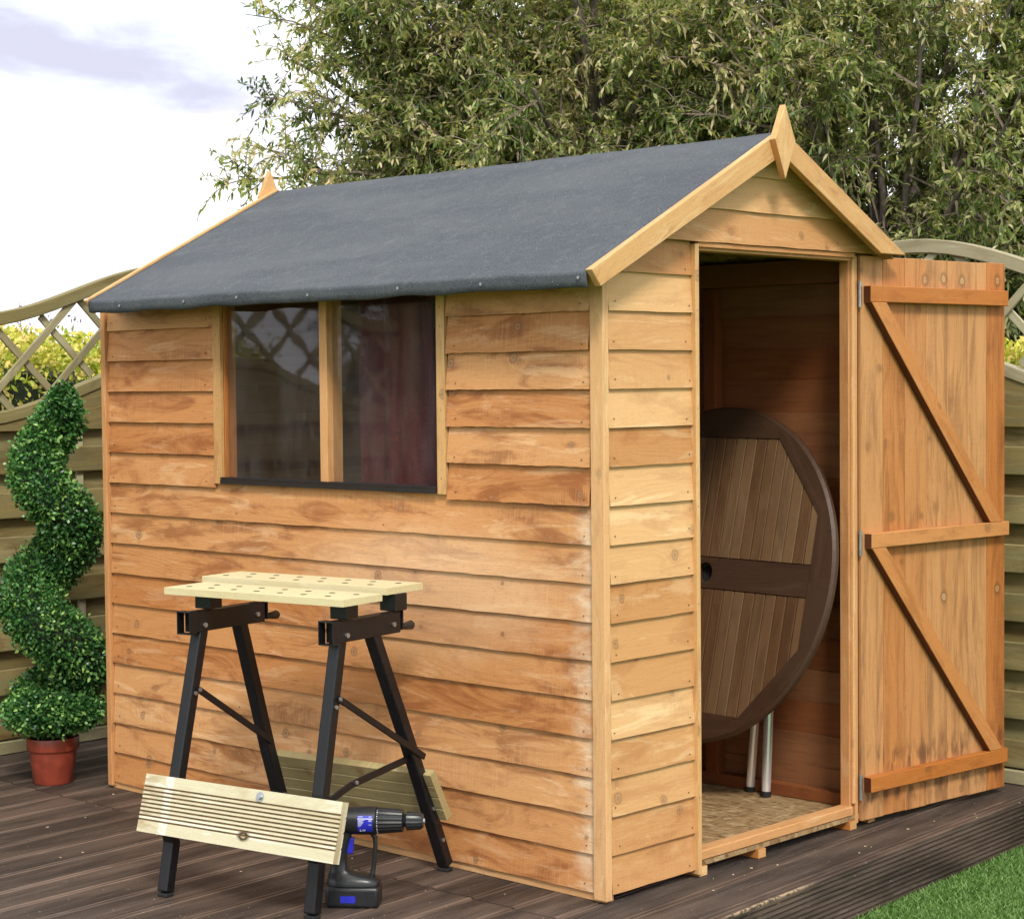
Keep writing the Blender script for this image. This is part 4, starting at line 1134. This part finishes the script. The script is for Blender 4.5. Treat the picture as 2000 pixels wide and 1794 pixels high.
# ------------------------------------------------------------------ WORKBENCH
YAW = rad(9.5)
wb = empty('folding_workbench', (-.725, -.34, DZ), YAW); tag(wb, 'black steel folding workbench with pale holed top in front of the shed wall', 'workbench')
def lv(x, y, z): return Vector((x, y, z - DZ))
def bar(mb, a, b_, wx, wy, r=.5):
    """rectangular tube from a to b: wx across local x, wy in the frame plane"""
    a, b_ = Vector(a), Vector(b_); d_ = b_ - a; xx = Vector((1, 0, 0)); yy = d_.normalized().cross(xx).normalized(); xx = yy.cross(d_.normalized()).normalized()
    if abs(xx.x) < .5: xx, yy = yy, xx
    mb.slab(a - xx * wx / 2 - yy * wy / 2, d_, xx * wx, yy * wy, r=r)
LX = -.205; RXX = .243
legs = [(LX, (-.178, .648), (-.255, .215), (-.322, 0.0)), (RXX, (-.170, .648), (-.225, .215), (-.284, 0.0)),
        (LX, (-.030, .650), (.075, .300), (.175, 0.0)), (RXX, (-.038, .650), (.130, .300), (.262, 0.0))]
for i, (x, a, m2, f) in enumerate(legs):
    mb = MB()
    if i < 2:
        k = (a[0] + (f[0] - a[0]) * .80 + (-.004), .135)
        mb_pts = [lv(x, *a), lv(x, a[0] + (f[0] - a[0]) * .80 - .008, .150), lv(x, a[0] + (f[0] - a[0]) * .80 + .001, .122), lv(x, f[0] + .004, .002)]
    else: mb_pts = [lv(x, *a), lv(x, *m2), lv(x, f[0], .006)]
    w1, w2 = (.034, .030)
    b = len(mb.v)
    for j, p in enumerate(mb_pts):
        t_ = (mb_pts[min(j + 1, len(mb_pts) - 1)] - mb_pts[max(j - 1, 0)]).normalized(); yy = t_.cross(Vector((1, 0, 0))).normalized()
        for sx, sy in ((-1, -1), (1, -1), (1, 1), (-1, 1)): mb.v.append(tuple(p + Vector((sx * w1 / 2, 0, 0)) + yy * sy * w2 / 2))
    for j in range(len(mb_pts) - 1):
        for k in range(4):
            k2 = (k + 1) % 4; mb.idx([b + j * 4 + k, b + j * 4 + 4 + k, b + j * 4 + 4 + k2, b + j * 4 + k2], [(0, 0)] * 4)
    mb.idx([b, b + 1, b + 2, b + 3], [(0, 0)] * 4); e_ = b + (len(mb_pts) - 1) * 4; mb.idx([e_ + 3, e_ + 2, e_ + 1, e_], [(0, 0)] * 4)
    lo = mb.build('leg', M['black'], wb, bevel=.004, seg=3)
    ft = MB(); p = mb_pts[-1]; ft.box(p.x - .0160, p.x + .0160, p.y - .0135, p.y + .0135, 0.0, .009); ft.build('rubber_foot', M['rubber'], lo, bevel=.002)
    for zz in ((.50,) if i < 2 else (.18, .09)):
        pts_ = mb_pts; bt = MB()
        for j in range(len(pts_) - 1):
            if pts_[j].z >= zz > pts_[j + 1].z:
                q = pts_[j].lerp(pts_[j + 1], (pts_[j].z - zz) / (pts_[j].z - pts_[j + 1].z)); bt.disc((x + w1 / 2, q.y, q.z), (1, 0, 0), .0052, .004, 10)
        if bt.v: bt.build('bolt', M['zinc'], lo)
for x, a, e in ((LX, -.235, .050), (RXX, -.214, .056)):
    mb = MB(); z0_, z1_ = .644 - DZ, .696 - DZ
    mb.box(x - .019, x + .019, a + .022, e, z0_, z1_, 'y')
    # open-ended front sleeve
    s0_, s1_ = a - .004, a + .0215
    for bx in ((x - .023, x - .020, z0_ - .004, z1_ + .003), (x + .020, x + .023, z0_ - .004, z1_ + .003)):
        mb.box(bx[0], bx[1], s0_, s1_, bx[2], bx[3], 'y')
    mb.box(x - .0198, x + .0198, s0_, s1_, z1_ - .0005, z1_ + .003, 'y'); mb.box(x - .0198, x + .0198, s0_, s1_, z0_ - .004, z0_ - .001, 'y')
    bo = mb.build('beam', M['black'], wb, bevel=.0025, seg=2)
    for yy, zz in ((a + .055, .660), (e - .030, .667)):
        bt = MB(); bt.disc((x + .019, yy, zz - DZ), (1, 0, 0), .0062, .005, 12); bt.build('bolt', M['zinc'], bo)
    # crank
    cr = MB()
    cr.tube([(x + .004, e, .676 - DZ), (x + .004, e + .014, .676 - DZ)], .006, 10)
    cr.slab((x - .006, e + .014, .648 - DZ), (0, 0, .050), (.020, 0, 0), (0, .006, 0))
    co = cr.build('crank_handle', M['black'], bo, bevel=.003, seg=2)
    gp = MB(); gp.tube([(x + .004, e + .020, .655 - DZ), (x + .004, e + .032, .655 - DZ), (x + .004, e + .062, .655 - DZ), (x + .004, e + .068, .655 - DZ)], [.0065, .0085, .0125, .009], 14)
    smooth_by_angle(gp.build('crank_grip', M['blackplastic'], wb), 50)
    for yy in (-.145, .060 if x < 0 else .052):
        mb = MB(); mb.box(x - .026, x + .026, yy - .024, yy + .024, z1_ + .0035, (.7362 if yy < -.1 else .7428) - DZ); mb.build('jaw_bracket', M['black'], wb, bevel=.002)
# top boards
for (x0, x1, y0, y1) in ((-.292, .297, -.216, -.062), (-.362, .262, -.001, .152)):
    mb = MB(); zt_ = (.7545 if y0 < -.1 else .7610) - DZ; mb.box(x0, x1, y0, y1, zt_ - .0180, zt_, 'x', r=.5)
    for rw in range(2):
        yy = y0 + (.045 if rw == 0 else .108)
        nh = 7
        for k in range(nh):
            xx = x0 + .045 + (x1 - x0 - .09) * ((k + (.0 if rw == 0 else .5)) / (nh - .5)); mb.disc((xx, yy, zt_ + .0002), (0, 0, 1), .0085, .0006, 14, .5, 1)
    mb.build('top_board', [M['top'], M['darkhole']], wb, bevel=.0015)
# struts
for a, c in ((((LX + .020), -.207, .498), ((LX + .020), .070, .322)), (((RXX + .020), -.193, .510), ((RXX + .020), .150, .312))):
    mb = MB(); bar(mb, lv(*a), lv(*c), .006, .017); so = mb.build('strut', M['black'], wb, bevel=.0015)
    bt = MB(); p = lv(*a); bt.disc(p + Vector((.003, 0, 0)), (1, 0, 0), .0052, .004, 10); bt.build('bolt', M['zinc'], so)
mb = MB(); bar(mb, lv(RXX - .004, -.236, .252), lv(RXX - .004, -.120, .285), .006, .018); bar(mb, lv(RXX - .004, -.120, .285), lv(RXX - .004, .120, .312), .006, .018)
so = mb.build('strut', M['black'], wb, bevel=.0015)
bt = MB(); bt.disc(lv(RXX - .001, -.105, .288), (1, 0, 0), .005, .004, 10); bt.build('bolt', M['zinc'], so)
# footboards: grooved decking offcuts fixed across the legs
def foot_board(x0, x1, ytop, ybot, ztop, zbot, sgn, mat, label):
    """sgn -1: outer (grooved) face towards -y"""
    up_ = Vector((0, ytop - ybot, ztop - zbot)); H_ = up_.length; up_.normalize(); out_ = Vector((0, up_.z, -up_.y)) * sgn * 1.0
    o = lv(x0, ybot, zbot); th_ = .024
    prof = [(0.0, -th_), (0.0, 0.0)]
    ng = 9; mrg = .026; pt = (H_ - 2 * mrg) / ng
    for k in range(ng):
        a = mrg + k * pt; prof += [(a + pt * .28, 0), (a + pt * .38, -.0035), (a + pt * .62, -.0035), (a + pt * .72, 0)]
    prof += [(H_, 0.0), (H_, -th_)]
    for q_ in (.75, .5, .25): prof += [(H_ * q_ + .003, -th_), (H_ * q_, -th_ + .0035), (H_ * q_ - .003, -th_)]
    mb = MB(); b = len(mb.v); m2 = len(prof); rr_ = .5
    nseg = 12
    for j in range(nseg + 1):
        for hh, dd in prof: mb.v.append(tuple(o + Vector(((x1 - x0) * j / nseg, 0, 0)) + up_ * hh + out_ * dd))
    for j in range(nseg):
        ua, ub = (x1 - x0) * j / nseg, (x1 - x0) * (j + 1) / nseg
        for k in range(m2):
            k2 = (k + 1) % m2
            groove = (2 <= k < 2 + ng * 4 - 1) and ((k - 2) % 4 in (0, 1, 2))
            hv = prof[k][0] + (0.0 if k else -.02); hv2 = prof[k2][0] if k2 else -.02
            q = [b + j * m2 + k, b + (j + 1) * m2 + k, b + (j + 1) * m2 + k2, b + j * m2 + k2]
            uvs = [(ua, hv), (ub, hv), (ub, hv2), (ua, hv2)]
            if sgn > 0: q, uvs = q[::-1], uvs[::-1]
            mb.idx(q, uvs, rr_, 1 if groove else 0)
    e0 = [b + k for k in range(m2)]; e1_ = [b + nseg * m2 + k for k in range(m2)]
    uve = [(h_ * .3, d_) for h_, d_ in prof]
    mb.idx(e0 if sgn < 0 else e0[::-1], uve if sgn < 0 else uve[::-1], rr_); mb.idx(e1_[::-1] if sgn < 0 else e1_, uve[::-1] if sgn < 0 else uve, rr_)
    gm = simple('groove_stain', (0.20, 0.125, 0.055), .8, vary=.3) if mat is M['plank'] else M['fence']
    fo = mb.build('foot_board', [mat, gm], wb, bevel=0)
    fo['label'] = label
    return fo, o, up_, out_
fo, o, up_, out_ = foot_board(-.276, .362, -.306, -.345, .291, .152, -1, M['plank'], 'pale grooved decking offcut across the front legs')
mb = MB(); p = o + Vector((.385, 0, 0)) + up_ * .128; mb.tube([p, p + out_ * .008], .007, 12); mb.disc(p - out_ * .0005, out_, .012, .002, 16); mb.build('bolt', M['zinc'], fo)
mb = MB()
for xs in (.078,): pass
foot_board(-.285, .284, .166, .236, .277, .148, 1, M['plank_back'], 'darker olive grooved board across the rear legs')

# ------------------------------------------------------------------ DRILL
dr_ = empty('cordless_drill', (-.462, -.430, DZ), rad(39)); tag(dr_, 'black and blue cordless drill standing on its battery under the workbench', 'drill')
def rbox(mb, x0, x1, y0, y1, z0, z1): mb.box(x0, x1, y0, y1, z0, z1)
mb = MB(); mb.box(-.060, .072, -.036, .036, 0, .052, r=.5)
bt_ = mb.build('battery_pack', M['blackplastic'], dr_, bevel=.009, seg=4); smooth_by_angle(bt_, 30)
mb = MB(); mb.box(-.022, .015, -.0368, -.0355, .014, .031); mb.build('battery_label', M['blue'], bt_)
mb = MB(); mb.box(-.030, .016, -.0368, -.0355, .0385, .0410); mb.build('battery_seam', M['rubber'], bt_)
# foot of the handle (tapered block)
def loft(mb, secs, seg=20, r=.5):
    """secs: (cx, z, hx, hy) superellipse rings stacked along z"""
    b = len(mb.v)
    for cx_, z, hx_, hy_ in secs:
        for k in range(seg):
            a = 2 * math.pi * k / seg; c_, s_n = math.cos(a), math.sin(a)
            mb.v.append((cx_ + hx_ * math.copysign(abs(c_) ** .6, c_), hy_ * math.copysign(abs(s_n) ** .6, s_n), z))
    for i in range(len(secs) - 1):
        for k in range(seg):
            k2 = (k + 1) % seg; mb.idx([b + i * seg + k, b + i * seg + k2, b + (i + 1) * seg + k2, b + (i + 1) * seg + k], [(0, 0)] * 4, r)
    mb.idx([b + k for k in reversed(range(seg))], [(0, 0)] * seg, r); mb.idx([b + (len(secs) - 1) * seg + k for k in range(seg)], [(0, 0)] * seg, r)
mb = MB(); loft(mb, [(.006, .0525, .066, .035), (.006, .062, .066, .035), (.000, .072, .058, .030), (-.022, .080, .034, .022), (-.030, .090, .021, .018), (-.030, .120, .020, .0175), (-.026, .150, .021, .018), (-.022, .178, .026, .020), (-.020, .195, .030, .020)])
smooth_by_angle(mb.build('handle', M['blackplastic'], dr_), 45)
def lathe_x(mb, prof, z=.210, seg=28, r=.5, ribs=0, rib=0.0):
    b = len(mb.v)
    for x_, rr_ in prof:
        for k in range(seg):
            a = 2 * math.pi * k / seg; q = rr_ * (1 + (rib if (ribs and (k % 2)) else 0)); mb.v.append((x_, q * math.cos(a), z + q * math.sin(a)))
    for i in range(len(prof) - 1):
        for k in range(seg):
            k2 = (k + 1) % seg; mb.idx([b + i * seg + k, b + i * seg + k2, b + (i + 1) * seg + k2, b + (i + 1) * seg + k], [(0, 0)] * 4, r)
    mb.idx([b + k for k in reversed(range(seg))], [(0, 0)] * seg, r); mb.idx([b + (len(prof) - 1) * seg + k for k in range(seg)], [(0, 0)] * seg, r)
mb = MB(); lathe_x(mb, [(-.092, .020), (-.086, .027), (-.060, .033), (-.010, .0335), (.030, .0345), (.064, .0345), (.066, .031)])
body = smooth_by_angle(mb.build('motor_housing', M['blackplastic'], dr_), 50)
mb = MB(); lathe_x(mb, [(.0662, .032), (.070, .0325), (.100, .0300), (.130, .0275), (.132, .023)], seg=40, ribs=1, rib=-.05); smooth_by_angle(mb.build('torque_collar', M['blackplastic'], dr_), 25)
mb = MB(); lathe_x(mb, [(.132, .014), (.137, .016), (.140, .0235), (.172, .0215), (.180, .017), (.181, .008)], seg=32, ribs=1, rib=-.06); smooth_by_angle(mb.build('chuck', M['blackplastic'], dr_), 25)
mb = MB(); lathe_x(mb, [(.181, .007), (.184, .006)], seg=12); mb.build('chuck_jaws', M['zinc'], dr_)
# blue rating label wrapped on the housing with white print
def wrap(mb, x0, x1, a0, a1, rr_, n_=8, z=.210):
    for k in range(n_):
        b0_, b1_ = a0 + (a1 - a0) * k / n_, a0 + (a1 - a0) * (k + 1) / n_
        f = lambda x_, a: (x_, -rr_ * math.cos(a), z + rr_ * math.sin(a))
        mb.face([f(x0, b0_), f(x1, b0_), f(x1, b1_), f(x0, b1_)])
mb = MB(); wrap(mb, .022, .059, rad(-38), rad(32), .0349); lb = mb.build('rating_label', M['blue'], body)
mb = MB()
wrap(mb, .022, .060, rad(17), rad(20), .0352, 1)
for i_, a in enumerate((26, 12, 8, 4, 0, -4, -8, -13)): wrap(mb, .0235, .0235 + (.012, .016, .012, .014, .012, .010, .009, .006)[i_], rad(a), rad(a + 1.6), .0352, 1)
for a in (26, 12, 8, -6): wrap(mb, .050, .057, rad(a), rad(a + 1.6), .0352, 1)
mb.build('label_print', M['white'], lb)
fc = bpy.data.curves.new('rating_text', 'FONT'); fc.body = '2.4V'; fc.size = .0085; fc.extrude = .0002
to = bpy.data.objects.new('rating_text', fc)
tme = bpy.data.meshes.new_from_object(to); bpy.data.objects.remove(to); tme.materials.clear(); tme.materials.append(M['white'])
to = bpy.data.objects.new('rating_text', tme); COL.objects.link(to); to.parent = lb; to.location = (.0270, -.0318, .190); to.rotation_euler = (rad(90 + 25), 0, 0)
mb = MB()
for k in range(13):
    a = rad(-60 + k * 10); mb.disc((.0695, -.0322 * math.cos(a), .210 + .0322 * math.sin(a)), (0, -math.cos(a), math.sin(a)), .0013 if k % 2 else .0008, .0007, 6)
mb.build('torque_marks', M['white'], body)
mb = MB(); mb.slab((-.012, -.008, .128), (.004, 0, .040), (.017, 0, 0), (0, .016, 0)); mb.build('trigger', M['blue'], dr_, bevel=.003, seg=2)
mb = MB(); mb.tube([(.052, 0, .060), (.053, 0, .078), (.058, 0, .110), (.061, 0, .150), (.060, 0, .168), (.052, 0, .182), (.035, 0, .187)], [.0095, .0062, .0055, .0055, .0065, .008, .009], 12); mb.build('hand_guard', M['blackplastic'], dr_, smooth=True)

# wood chips and grit on the deck
mb = MB()
for i in range(42):
    x_ = random.uniform(-2.2, .22); y_ = random.uniform(-1.2, -.03) if random.random() < .7 else random.uniform(0, 1.7)
    if x_ < 0.03 and y_ > -.03: x_ = random.uniform(.04, .20)
    a = random.uniform(0, 3.1); s_ = random.uniform(.0015, .0045)
    mb.slab((x_, y_, DZ + .0005), (math.cos(a) * s_ * 2, math.sin(a) * s_ * 2, 0), (-math.sin(a) * s_, math.cos(a) * s_, 0), (0, 0, .0012))
tag(mb.build('wood_chips', M['chips']), 'tiny pale wood chips scattered over the dark deck boards', 'debris', kind='stuff')
